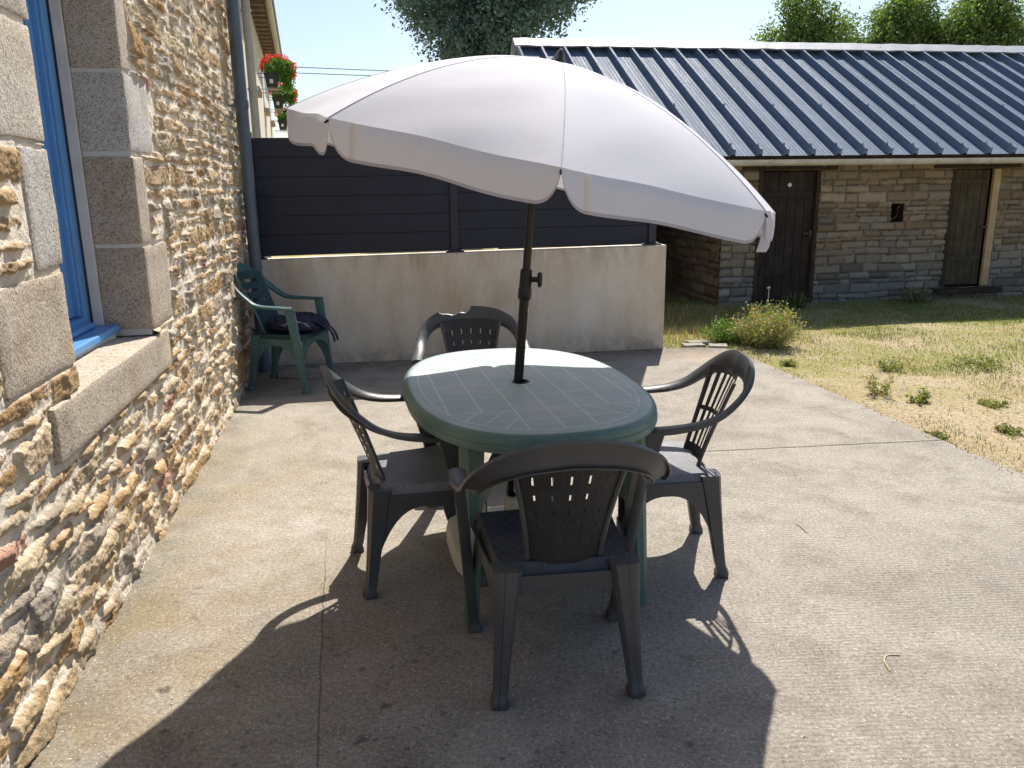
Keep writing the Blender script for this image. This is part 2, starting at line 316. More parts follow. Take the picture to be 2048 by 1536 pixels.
# ------------------------------------------------------------------ object helpers
def obj(name, me_or_bm, mt=None, parent=None, smooth=False):
    if isinstance(me_or_bm, bmesh.types.BMesh):
        me = bpy.data.meshes.new(name); me_or_bm.normal_update(); me_or_bm.to_mesh(me); me_or_bm.free()
    else: me = me_or_bm
    o = bpy.data.objects.new(name, me); C.objects.link(o)
    if mt is not None:
        for x in (mt if isinstance(mt, (list, tuple)) else [mt]): me.materials.append(x)
    if parent is not None: o.parent = parent
    if smooth:
        me.polygons.foreach_set('use_smooth', [True]*len(me.polygons))
        if smooth != 'all':
            try: me.set_sharp_from_angle(angle=R_(38 if smooth is True else smooth))
            except Exception: pass
    return o
def thing(name, label, cat, loc=(0, 0, 0), rz=0.0, group=None):
    o = bpy.data.objects.new(name, None); C.objects.link(o); o.location = loc; o.rotation_euler = (0, 0, rz)
    o.empty_display_size = 0.1
    return tag(o, label, cat, group)
def tag(o, label=None, cat=None, group=None, kind=None):
    if label: o['label'] = label
    if cat: o['category'] = cat
    if group: o['group'] = group
    if kind: o['kind'] = kind
    return o
def box(bm, lo, hi, mat=None, mi=0):
    vs = [bm.verts.new((x, y, z)) for z in (lo[2], hi[2]) for y in (lo[1], hi[1]) for x in (lo[0], hi[0])]
    if mat is not None:
        for v in vs: v.co = mat @ v.co
    fs = [(0, 2, 3, 1), (4, 5, 7, 6), (0, 1, 5, 4), (2, 6, 7, 3), (0, 4, 6, 2), (1, 3, 7, 5)]
    out = []
    for f in fs:
        fc = bm.faces.new([vs[i] for i in f]); fc.material_index = mi; out.append(fc)
    return vs
def boxes(lst, bev=0.0, mat=None):
    bm = bmesh.new()
    for lo, hi in lst: box(bm, lo, hi, mat)
    if bev: bmesh.ops.bevel(bm, geom=bm.edges[:], offset=bev, segments=2, affect='EDGES', profile=0.5)
    return bm
def loft(bm, rings, cap=True, closed=True):
    V = [[bm.verts.new(p) for p in r] for r in rings]; n = len(rings[0])
    for a, b in zip(V[:-1], V[1:]):
        for i in range(n if closed else n-1):
            j = (i+1) % n
            bm.faces.new((a[i], a[j], b[j], b[i]))
    if cap and closed:
        bm.faces.new(V[0][::-1]); bm.faces.new(V[-1])
    return V
def tube(bm, pts, r, seg=10, cap=True):
    pts = [Vector(p) for p in pts]; rings = []
    rs = r if isinstance(r, (list, tuple)) else [r]*len(pts)
    ref = None
    for i, p in enumerate(pts):
        t = (pts[min(i+1, len(pts)-1)] - pts[max(i-1, 0)]).normalized()
        if ref is None: ref = Vector((0, 0, 1)) if abs(t.z) < 0.9 else Vector((1, 0, 0))
        a = t.cross(ref).normalized(); b = t.cross(a); ref = -(t.cross(a)) if False else ref
        rings.append([p + (a*math.cos(k*2*math.pi/seg) + b*math.sin(k*2*math.pi/seg))*rs[i] for k in range(seg)])
    loft(bm, rings, cap)
def lathe(bm, prof, seg=24, mat=None):
    rings = [[Vector((r*math.cos(k*2*math.pi/seg), r*math.sin(k*2*math.pi/seg), z)) for k in range(seg)] for r, z in prof]
    if mat is not None: rings = [[mat @ p for p in r] for r in rings]
    loft(bm, rings, True)
def catmull(P, n=6):
    P = [Vector(p) for p in P]; out = []
    for i in range(len(P)-1):
        a = P[max(i-1, 0)]; b = P[i]; c = P[i+1]; d = P[min(i+2, len(P)-1)]
        for k in range(n):
            t = k/n; out.append(0.5*((2*b)+(-a+c)*t+(2*a-5*b+4*c-d)*t*t+(-a+3*b-3*c+d)*t**3))
    out.append(P[-1]); return out
def copy_tree(o, parent=None):
    c = o.copy(); C.objects.link(c); c.parent = parent
    for ch in list(o.children): copy_tree(ch, c)
    return c
def np_mesh(name, co, faces, cols=None, smooth=True):
    me = bpy.data.meshes.new(name); co = np.asarray(co, np.float32); faces = np.asarray(faces, np.int32)
    me.vertices.add(len(co)); me.vertices.foreach_set('co', co.ravel())
    k = faces.shape[1]; me.loops.add(faces.size); me.loops.foreach_set('vertex_index', faces.ravel())
    me.polygons.add(len(faces)); me.polygons.foreach_set('loop_start', np.arange(0, faces.size, k, dtype=np.int32))
    me.polygons.foreach_set('loop_total', np.full(len(faces), k, np.int32))
    if smooth: me.polygons.foreach_set('use_smooth', np.ones(len(faces), bool))
    me.update(calc_edges=True)
    if cols is not None:
        a = me.color_attributes.new('Col', 'FLOAT_COLOR', 'POINT')
        c4 = np.ones((len(co), 4), np.float32); c4[:, :3] = cols; a.data.foreach_set('color', c4.ravel())
    return me

# numpy value noise
def vnoise(x, y, seed=0):
    xi = np.floor(x).astype(np.int64); yi = np.floor(y).astype(np.int64); fx = x-xi; fy = y-yi
    fx = fx*fx*(3-2*fx); fy = fy*fy*(3-2*fy)
    def h(a, b):
        v = (a*374761393 + b*668265263 + seed*1442695041) & 0xffffffff
        v = ((v ^ (v >> 13))*1274126177) & 0xffffffff
        v = v ^ (v >> 16)
        return (v & 0xffffff)/float(0xffffff)
    return (h(xi, yi)*(1-fx)+h(xi+1, yi)*fx)*(1-fy)+(h(xi, yi+1)*(1-fx)+h(xi+1, yi+1)*fx)*fy
def fbm(x, y, oct=4, seed=0, gain=0.5):
    s = 0; a = 1; t = 0
    for i in range(oct):
        s = s + a*vnoise(x*2**i, y*2**i, seed+i*17); t += a; a *= gain
    return s/t

# ------------------------------------------------------------------ masonry field
def masonry(us, zs, rng, course, length, prot, gap, palette, mortar, blocked=(), rough=1.0, flat=False, jit=0.012):
    """heights and colours of a rubble wall over the grid us x zs"""
    UU, ZZ = np.meshgrid(us, zs, indexing='ij')
    warp = 0.0 if flat else 0.45
    Uw = UU + warp*0.03*(fbm(UU*2.5, ZZ*2.5, 3, 5)-0.5)*2; Zw = ZZ + (0.022 if not flat else 0.016)*(fbm(UU*1.7+9, ZZ*1.7, 3, 8)-0.5)*2
    mn = fbm(UU*28, ZZ*28, 4, 31, 0.6); mb = fbm(UU*7, ZZ*7, 3, 77)
    H = (-0.001 if not flat else -0.006) + 0.011*(mn-0.5)*rough + 0.013*(mb-0.5)*rough
    Cc = np.empty(UU.shape+(3,)); mo = np.array(mortar)
    Cc[:] = mo; Cc *= (0.86+0.28*mn)[..., None]
    n1 = fbm(UU*16, ZZ*22, 5, 3, 0.6); n2 = fbm(UU*55, ZZ*75, 4, 12, 0.6); n3 = fbm(UU*9, ZZ*14, 4, 44); ndist = fbm(UU*22, ZZ*30, 4, 101, 0.6)-0.5; rdg = 1-np.abs(2*fbm(UU*13, ZZ*26, 4, 202, 0.6)-1); tex = fbm(UU*120, ZZ*150, 3, 7, 0.6)
    z = zs[0]-0.05
    while z < zs[-1]:
        h = rng.uniform(*course); u = us[0]-rng.uniform(0, 0.2)
        while u < us[-1]:
            w = rng.uniform(*length)*(0.6+0.8*h/course[1]); cells = [(u, u+w, z, z+h)]
            if not flat and h > 0.085 and rng.random() < 0.38:
                zz = z+h*rng.uniform(0.35, 0.65); cells = [(u, u+w, z, zz), (u, u+w, zz, z+h)]
                if rng.random() < 0.4:
                    um = u+w*rng.uniform(.35, .65); cells = [(u, um, z, zz), (um, u+w, z, zz), (u, u+w, zz, z+h)]
            for (a, b, c, d) in cells:
                g = gap*rng.uniform(0.6, 1.35); j = lambda: rng.uniform(-jit, jit)
                q = [(a+g+j(), c+g+j()), (b-g+j(), c+g+j()), (b-g+j(), d-g+j()), (a+g+j(), d-g+j())]
                if not flat and rng.random() < 0.5:                      # knock off a corner
                    i = rng.randrange(4); p0 = q[i-1]; p1 = q[i]; p2 = q[(i+1) % 4]; t = rng.uniform(.2, .5)
                    q[i:i+1] = [(p1[0]+(p0[0]-p1[0])*t, p1[1]+(p0[1]-p1[1])*t), (p1[0]+(p2[0]-p1[0])*t*0.8, p1[1]+(p2[1]-p1[1])*t*.8)]
                if any(a < B[1]+0.02 and b > B[0]-0.02 and c < B[3]+0.02 and d > B[2]-0.02 and (min(b, B[1])-max(a, B[0]))*(min(d, B[3])-max(c, B[2])) > 0.45*(b-a)*(d-c) for B in blocked): continue
                i0, i1 = np.searchsorted(us, [a-0.06, b+0.06]); k0, k1 = np.searchsorted(zs, [c-0.06, d+0.06])
                if i1-i0 < 2 or k1-k0 < 2: continue
                sl = (slice(i0, i1), slice(k0, k1)); x = Uw[sl]; y = Zw[sl]
                D = np.full(x.shape, -9.0)
                for e in range(len(q)):
                    p, r = q[e], q[(e+1) % len(q)]; ex, ey = r[0]-p[0], r[1]-p[1]; L = math.hypot(ex, ey) or 1e-6
                    D = np.maximum(D, ((x-p[0])*ey-(y-p[1])*ex)/L)
                D = D + ndist[sl]*(0.026 if not flat else 0.008)
                pr = rng.uniform(*prot); t = np.clip(-D/(0.008 if not flat else 0.010+pr*.45), 0, 1); prof = t**0.8
                cx, cz = (a+b)/2, (c+d)/2
                hh = pr*prof*(1 + rng.uniform(-1, 1)*0.5*(x-cx)/(b-a) + rng.uniform(-1.0, 0.6)*0.7*(y-cz)/(d-c))
                if not flat:                                              # broken facets
                    for _ in range(4):
                        an = rng.uniform(0, 6.28); of = rng.uniform(-.1, .32)*min(b-a, d-c); kk = rng.uniform(.12, .5)
                        hh = np.minimum(hh, pr*prof*1.0 + 0.0*x + np.maximum(-pr*.8, -kk*np.maximum(0, (x-cx)*math.cos(an)+(y-cz)*math.sin(an)-of)))
                hh = hh + prof*rough*((0.010 if not flat else 0.016)*(n1[sl]-0.5)+0.009*(n2[sl]-0.5)+(0.008 if not flat else 0.004)*(rdg[sl]-0.72)+0.005*(tex[sl]-0.5)); hh = np.where(D < 0, hh, -1)
                m_ = hh > H[sl]
                base = np.array(palette[rng.choices(range(len(palette)), weights=[p_[3] for p_ in palette])[0]][:3]); base = base*rng.uniform(0.82, 1.15)
                al = np.clip((n3[sl]-0.45)*3.2, 0, 1)[..., None]*(0.0 if flat else rng.uniform(0.0, 0.65))
                alt = np.array(rng.choice([(0.46, 0.25, 0.09), (0.55, 0.36, 0.16), (0.50, 0.40, 0.26), (0.33, 0.29, 0.24), (0.30, 0.15, 0.09)]))
                cc = base*(1-al)+alt*al
                cc = cc*(0.78+0.44*n2[sl])[..., None]
                sm = np.clip((mn[sl]-0.56)*5, 0, 1)*np.clip(1.3+D*60, 0, 1)                                       # mortar smears
                cc = cc*(1-sm[..., None]*0.75)+mo*sm[..., None]*0.75
                if not flat: cc = cc*(1-0.04)+mo*0.04
                H[sl] = np.where(m_, hh, H[sl]); Cc[sl] = np.where(m_[..., None], cc, Cc[sl])
            u += w
        z += h
    return UU, ZZ, H, Cc
def wall_mesh(name, us, zs, H, Cc, P0, D, N, holes=()):
    nu, nz = H.shape; UU, ZZ = np.meshgrid(us, zs, indexing='ij')
    co = np.empty((nu, nz, 3)); co[..., 0] = P0[0]+D[0]*UU+N[0]*H; co[..., 1] = P0[1]+D[1]*UU+N[1]*H; co[..., 2] = ZZ
    idx = np.arange(nu*nz).reshape(nu, nz)
    f = np.stack([idx[:-1, :-1], idx[1:, :-1], idx[1:, 1:], idx[:-1, 1:]], -1)
    uc = (UU[:-1, :-1]+UU[1:, 1:])/2; zc = (ZZ[:-1, :-1]+ZZ[1:, 1:])/2; keep = np.ones(uc.shape, bool)
    for (a, b, c, d) in holes: keep &= ~((uc > a) & (uc < b) & (zc > c) & (zc < d))
    f = f[keep]
    return np_mesh(name, co.reshape(-1, 3), f.reshape(-1, 4), Cc.reshape(-1, 3))

def rough_block(w, d, h, rng, bev=0.008, n=None, amp=0.003):
    """a cut stone 0..w, 0..d, 0..h with worn edges"""
    bm = bmesh.new(); box(bm, (0, 0, 0), (w, d, h))
    bmesh.ops.bevel(bm, geom=bm.edges[:], offset=bev, segments=2, affect='EDGES', profile=0.6)
    bmesh.ops.subdivide_edges(bm, edges=[e for e in bm.edges if e.calc_length() > 0.06], cuts=7, use_grid_fill=True)
    sd_ = rng.random()*100
    for v in bm.verts:
        q = np.array([v.co.x*9+sd_]); r = np.array([v.co.z*9+v.co.y*7])
        a = float(fbm(q, r, 3, 2)[0])-0.5; b = float(fbm(q+50, r, 3, 9)[0])-0.5
        v.co += Vector((a, b, a-b))*amp*2
    return bm

# ================================================================== SETTING: ground
WP0 = Vector((-0.967, -0.170, 0)); WD = Vector((-0.1732, 0.9849, 0)); WN = Vector((0.9849, 0.1732, 0))
def W(u, z, off=0.0): return WP0 + WD*u + WN*off + Vector((0, 0, z))
W_mat = Matrix((WD, WN, Vector((0, 0, 1)))).transposed().to_4x4(); W_mat.translation = WP0       # local (u, off, z)

bm = bmesh.new()
pts = [(-8, -300), (400, -300), (400, 500), (-400, 500), (-400, -300)]
# one big sheet with a fine middle
xs = np.concatenate([[-400, -60, -12], np.arange(-4, 11.01, 0.12), [14, 20, 60, 400]]); ys = np.concatenate([[-300, -40, -6], np.arange(-2, 14.01, 0.12), [18, 30, 80, 500]])
XX, YY = np.meshgrid(xs, ys, indexing='ij')
ZG = -0.035 + 0.035*(fbm(XX*1.2, YY*1.2, 4, 3)-0.5)
slab_edge = lambda y: 2.005 + (7.227-y)*0.1855
ins = (XX < slab_edge(YY)-0.02) & (YY < 7.2); ZG = np.where(ins, -0.12, ZG)
idx = np.arange(XX.size).reshape(XX.shape)
me = np_mesh('ground', np.stack([XX, YY, ZG], -1).reshape(-1, 3), np.stack([idx[:-1, :-1], idx[1:, :-1], idx[1:, 1:], idx[:-1, 1:]], -1).reshape(-1, 4))
tag(obj('ground', me, M['yard']), kind='structure')
# concrete terrace, polygon with a slightly ragged right edge
bm = bmesh.new(); rng = random.Random(3)
edge = [(slab_edge(y)+rng.uniform(-.008, .008), y) for y in np.arange(-5, 7.2, 0.11)]
poly = [(-2.6, -5)] + edge + [(1.97, 7.24), (1.7, 7.30), (1.39, 7.26), (-2.6, 6.75)]
top = [bm.verts.new((x, y, 0)) for x, y in poly]; bot = [bm.verts.new((x, y, -0.14)) for x, y in poly]
bm.faces.new(top)
for i in range(len(poly)):
    j = (i+1) % len(poly); bm.faces.new((top[j], top[i], bot[i], bot[j]))
tag(obj('terrace', bm, M['slab']), kind='structure')

# ================================================================== STONE HOUSE (left)
house = thing('stone_house', 'rubble stone house wall with granite window surround and blue window, left of the terrace', 'house', tuple(WP0))
house_inv = Matrix.Translation(-WP0)
def hpart(name, bm_, mt, parent=house, smooth=False):
    """mesh given in world space, child of the house"""
    if isinstance(bm_, bmesh.types.BMesh): bm_.transform(house_inv)
    else: bm_.transform(house_inv)
    return obj(name, bm_, mt, parent, smooth)
rng = random.Random(11)
us = np.concatenate([np.arange(0.2, 1.7, 0.014), np.arange(1.7, 4.4, 0.0048), np.arange(4.4, 7.20, 0.0065)])
zs = np.concatenate([np.arange(-0.06, 2.35, 0.0048), np.arange(2.35, 3.7, 0.010)])
WIN = (2.835, 3.84, 0.70, 2.50)
pal = [(0.50, 0.37, 0.22, 5), (0.46, 0.31, 0.16, 4), (0.40, 0.25, 0.12, 1.6), (0.40, 0.33, 0.25, 2.5), (0.56, 0.45, 0.30, 3.5), (0.40, 0.35, 0.29, 1.0), (0.38, 0.20, 0.14, 0.35)]
blk = [(2.56, 4.05, 0.66, 0.83), (2.30, 2.84, 0.93, 1.225), (2.64, 2.86, 1.25, 1.61), (2.24, 2.85, 1.635, 1.97), (2.5, 2.87, 1.99, 2.5),
       (3.84, 4.25, 0.868, 1.235), (3.84, 4.00, 1.25, 1.625), (3.84, 4.21, 1.645, 1.965), (3.84, 3.985, 1.985, 2.44), (2.4, 4.3, 2.46, 2.74)]
UU, ZZ, H, Cc = masonry(us, zs, rng, (0.05, 0.125), (0.15, 0.42), (0.012, 0.030), 0.0085, pal, (0.80, 0.72, 0.60), [b for b in blk]+[WIN])
# keep the rubble flush behind the granite blocks
for (a, b, c, d) in blk:
    w_ = np.clip(np.minimum(np.minimum(UU-a, b-UU), np.minimum(ZZ-c, d-ZZ))/0.01+1.6, 0, 1)
    H = H*(1-w_)+(-0.004+0.006*(fbm(UU*30, ZZ*30, 3, 9)-.5))*w_
    mo = np.array((0.80, 0.72, 0.60)); Cc = Cc*(1-w_[..., None])+mo*w_[..., None]*(0.9+0.2*fbm(UU*40, ZZ*40, 3, 4))[..., None]
# foot of the wall, darker with damp stones, slight batter
H = H + np.clip(0.10-ZZ, 0, 0.2)*0.15
gm = np.clip((0.10-ZZ)/0.12, 0, 1)*np.clip(fbm(UU*7, ZZ*7, 3, 61)*2-0.5, 0, 1); Cc = Cc*(1-0.55*gm[..., None])
me = wall_mesh('wall', us, zs, H, Cc, WP0, WD, WN, [(WIN[0]+0.004, WIN[1]+0.012, 0.80, 2.48)])
hpart('wall', me, M['rubble'])
# the body of the house behind the facing
bm = boxes([((0.2, -0.62, -0.1), (2.80, -0.05, 3.7)), ((3.88, -0.62, -0.1), (7.185, -0.05, 3.7)), ((2.80, -0.62, -0.1), (3.88, -0.05, 0.79)), ((2.80, -0.62, 2.50), (3.88, -0.05, 3.7))]); bm.transform(W_mat)
hpart('wall_core', bm, M['white_render'])
bm = boxes([((7.188, -0.62, -0.05), (7.205, 0.004, 3.7))]); bm.transform(W_mat); hpart('wall_end', bm, M['granite_warm'])
# room behind the window
bm = bmesh.new(); vs = box(bm, (2.4, -2.4, 0.2), (4.3, -0.64, 2.7)); bm.faces.ensure_lookup_table()
bmesh.ops.delete(bm, geom=[bm.faces[3]], context='FACES_ONLY'); bm.transform(W_mat); hpart('room', bm, M['dark_in'])
gm_ = [M['granite'], M['granite_warm'], M['granite_grey'], M['granite'], M['granite'], M['granite_warm'], M['granite_warm'], M['granite_grey'], M['granite_warm'], M['granite']]
for i, (a, b, c, d) in enumerate(blk):
    if i == 0: continue
    dep = 0.192 if (b <= 2.9 or a >= 3.8) else 0.19
    bm = rough_block(b-a, dep+0.012, d-c, rng, 0.011, amp=0.006)
    bm.transform(W_mat @ Matrix.Translation((a, -dep-0.006, c))); hpart('granite_block', bm, gm_[i], smooth=True)
# granite sill, gently sloping outwards
bm = rough_block(blk[0][1]-blk[0][0], 0.33, 0.175, rng, 0.012, amp=0.003)
for v in bm.verts:
    if v.co.z > 0.1 and 0.28 < v.co.x < 1.27: v.co.z += 0.030*(1-v.co.y/0.33)
bm.transform(W_mat @ Matrix.Translation((2.56, -0.31, 0.66))); hpart('window_sill', bm, M['granite_warm'], smooth=True)
# white rendered reveals behind the granite, then the blue window
bm = boxes([((3.828, -0.30, 0.86), (3.90, -0.200, 2.46)), ((2.77, -0.30, 0.86), (2.845, -0.200, 2.46)), ((2.85, -0.30, 2.43), (3.82, -0.200, 2.46)), ((3.848, -0.1985, 0.84), (3.92, -0.006, 2.46)), ((2.75, -0.1985, 0.90), (2.826, -0.006, 2.46))], 0.003); bm.transform(W_mat)
hpart('reveal', bm, M['white_render'])
bm = boxes([((3.755, -0.345, 0.90), (3.824, -0.250, 2.425)), ((2.85, -0.345, 0.90), (2.92, -0.250, 2.425)), ((2.92, -0.345, 2.36), (3.755, -0.250, 2.425)), ((2.92, -0.345, 0.90), (3.755, -0.250, 0.945))], 0.003); bm.transform(W_mat)
win = hpart('window', bm, M['blue'])
bm = boxes([((3.8225, -0.2495, 0.91), (3.8275, -0.241, 2.42))]); bm.transform(W_mat)
hpart('seal', bm, M['anthracite_post'], win)
bm = boxes([((3.675, -0.335, 0.95), (3.740, -0.285, 2.355)), ((2.935, -0.335, 0.95), (3.0, -0.285, 2.355)), ((3.0, -0.335, 2.29), (3.675, -0.285, 2.355)), ((3.0, -0.335, 0.95), (3.675, -0.285, 1.02)),
            ((3.30, -0.335, 1.02), (3.37, -0.285, 2.29)), ((3.742, -0.335, 0.95), (3.753, -0.262, 2.355))], 0.004); bm.transform(W_mat)
hpart('sash', bm, M['blue'], win)
bm = boxes([((3.0, -0.32, 1.02), (3.30, -0.315, 2.29)), ((3.37, -0.32, 1.02), (3.675, -0.315, 2.29))]); bm.transform(W_mat); hpart('pane', bm, M['glass'], win)
bm = boxes([((2.85, -0.300, 0.868), (3.826, -0.130, 0.899)), ((2.93, -0.249, 0.903), (3.74, -0.205, 0.925))], 0.006); bm.transform(W_mat); hpart('sill_board', bm, M['blue'], win)
bm = boxes([((2.86, -0.29, 0.83), (3.82, -0.150, 0.867))], 0.008); bm.transform(W_mat); hpart('sill_bed', bm, M['white_render'], win)
# drainpipe near the end of the house
bm = bmesh.new(); px = lambda z, u, o=0.085: W(u, z, o)
tube(bm, [px(0.0, 6.80), px(0.9, 6.80), px(2.13, 6.81), px(3.9, 6.815)], 0.047, 16)
hpart('drainpipe', bm, M['zinc'], smooth=True)
bm = bmesh.new(); tube(bm, [px(2.08, 6.81), px(2.10, 6.81), px(2.14, 6.81), px(2.16, 6.81)], [0.05, 0.056, 0.056, 0.05], 16); tube(bm, [px(2.1, 6.81, 0.1), px(2.1, 6.70, -0.02)], 0.008, 6)
hpart('pipe_collar', bm, M['zinc'], smooth=True)

# ================================================================== LOW WALL + FENCE
LA = R_(8.5); LD = Vector((math.cos(LA), math.sin(LA), 0)); LN = Vector((math.sin(LA), -math.cos(LA), 0))   # LN faces the camera
LP = Vector((-0.171, 7.039, 0))
def LM(): m_ = Matrix((LD, -LN, Vector((0, 0, 1)))).transposed().to_4x4(); m_.translation = LP; return m_      # local: x along, y away, z
U1 = 1.588; U0_ = -2.12
bm = bmesh.new(); n = 40; rings = []
for i in range(n+1):
    x = U0_ + (U1-U0_)*i/n; zt = 0.902 + (0.944-0.902)*(x-U0_)/(U1-U0_); wob = 0.004*math.sin(i*1.3)
    rings.append([Vector((x, 0.0+wob*.5, -0.1)), Vector((x, 0.0+wob*.3, zt-0.006)), Vector((x, 0.006, zt)), Vector((x, 0.19, zt)), Vector((x, 0.2, zt-0.006)), Vector((x, 0.2, -0.1))])
loft(bm, rings)
lw = thing('rendered_wall', 'low beige cement rendered wall with vertical stains under the dark fence', 'wall', tuple(LP), LA)
obj('wall', bm, M['render'], lw, True)
fe = thing('privacy_fence', 'dark anthracite horizontal board fence fixed on top of the low rendered wall', 'fence', tuple(LP), LA)
wt = lambda x: 0.902 + (0.944-0.902)*(x-U0_)/(U1-U0_)
posts = [-1.965, -0.30, 1.475]; FT = 1.886
for i, x in enumerate(posts):
    w_ = 0.07
    bm = boxes([((x-w_/2, 0.055, wt(x)+0.008), (x+w_/2, 0.125, FT+(0.045 if i == 0 else 0.01)))], 0.004)
    p = obj('post', bm, M['anthracite_post'], fe)
    obj('base_plate', boxes([((x-0.075, 0.02, wt(x)+0.001), (x+0.075, 0.16, wt(x)+0.012)), ((x-0.055, 0.035, wt(x)+0.012), (x+0.055, 0.145, wt(x)+0.024))], 0.002), M['anthracite_post'], p)
for a, b in ((posts[0]+0.035, posts[1]-0.035), (posts[1]+0.035, posts[2]-0.035)):
    nb = 6; z0 = wt(b)+0.022; hh = (FT-z0)/nb
    bm = boxes([((a, 0.075, z0+k*hh+0.0018), (b, 0.103, z0+(k+1)*hh-0.0018)) for k in range(nb)], 0.003)
    box(bm, (a, 0.082, z0+0.01), (b, 0.096, FT-0.01))
    for v in bm.verts:
        if v.co.z < z0+0.02: v.co.z += (wt(v.co.x)-wt(b))*0.75-0.012*0.5
    obj('board_panel', bm, M['anthracite'], fe)

# ================================================================== NEIGHBOUR HOUSE beyond the fence
NA = R_(14.0); ND = Vector((-math.sin(NA), math.cos(NA), 0)); NN = Vector((math.cos(NA), math.sin(NA), 0)); NP = Vector((-2.70, 7.35, 0))
N_mat = Matrix((ND, NN, Vector((0, 0, 1)))).transposed().to_4x4(); N_mat.translation = NP
nh = thing('rendered_house', 'pale rendered house with tiled eaves and flower boxes beyond the dark fence', 'house', tuple(NP))
def npart(name, bm_, mt, parent=nh, smooth=False):
    bm_.transform(Matrix.Translation(-NP) @ N_mat); return obj(name, bm_, mt, parent, smooth)
EV = 5.32; NE = 22.0
npart('wall', boxes([((-0.3, -3.0, -0.2), (NE, 0.0, EV+0.05))]), M['house_render'])
bm = bmesh.new()
for k in range(40): box(bm, (0.1+k*0.55, -0.2, EV-0.10), (0.26+k*0.55, 0.32, EV+0.03))
rft = npart('rafters', bm, M['rafter'])
bm = bmesh.new(); box(bm, (-0.3, -0.1, EV+0.035), (NE+.1, 0.36, EV+0.07)); npart('eave_board', bm, M['rafter'])
bm = bmesh.new()
for k in range(90): tube(bm, [(-0.3+k*0.25, 0.46, EV+0.16), (-0.3+k*0.25, -2.2, EV+1.7)], 0.12, 8)
rf = npart('roof', bm, M['tile'], smooth=True)
bm = bmesh.new(); tube(bm, [(-0.3, 0.40, EV+0.04), (NE+.1, 0.40, EV+0.02)], 0.075, 12); npart('gutter', bm, M['pvc'], smooth=True)
bm = bmesh.new(); tube(bm, [(8.0, 0.10, 0), (8.0, 0.10, EV-0.3), (8.0, 0.36, EV-0.05)], 0.075, 12)
for z in (1.9, 3.2, 4.5): tube(bm, [(8.0, 0.10, z-.02), (8.0, 0.10, z+.02)], 0.09, 12)
npart('downpipe', bm, M['pvc'], smooth=True)
for (u, z0, z1) in ((10.6, 3.55, 4.7), (15.4, 3.55, 4.7), (19.6, 3.55, 4.7), (13.0, 0.9, 2.1)):
    w_ = npart('window', boxes([((u, -0.02, z0), (u+1.1, 0.015, z1))]), M['white'])
    npart('pane', boxes([((u+.06, 0.0, z0+.06), (u+.52, 0.02, z1-.06)), ((u+.58, 0.0, z0+.06), (u+1.04, 0.02, z1-.06))]), M['glass'], w_)
    npart('ledge', boxes([((u-.08, 0.0, z0-.12), (u+1.18, 0.12, z0-0.003))], 0.01), M['granite_warm'], w_)
def leaf_cloud(rg, n, fn, size, cols, colfn=None):
    """n random quads; fn(i)->centre, numpy"""
    c = fn(n); a = rg.normal(size=(n, 3)); a /= np.linalg.norm(a, axis=1)[:, None]
    b = np.cross(a, rg.normal(size=(n, 3))); b /= np.linalg.norm(b, axis=1)[:, None]
    s = size*rg.uniform(0.6, 1.3, n)[:, None]; a = a*s; b = b*s*0.62
    V = np.stack([c-a*0.9, c+b*0.8, c+a, c-b*0.8], 1).reshape(-1, 3); Fc = np.arange(4*n).reshape(n, 4)
    col = cols[rg.integers(0, len(cols), n)]*rg.uniform(0.75, 1.25, n)[:, None]
    if colfn is not None: col = colfn(c, col)
    return V, Fc, np.repeat(col, 4, 0)
rg = np.random.default_rng(5)
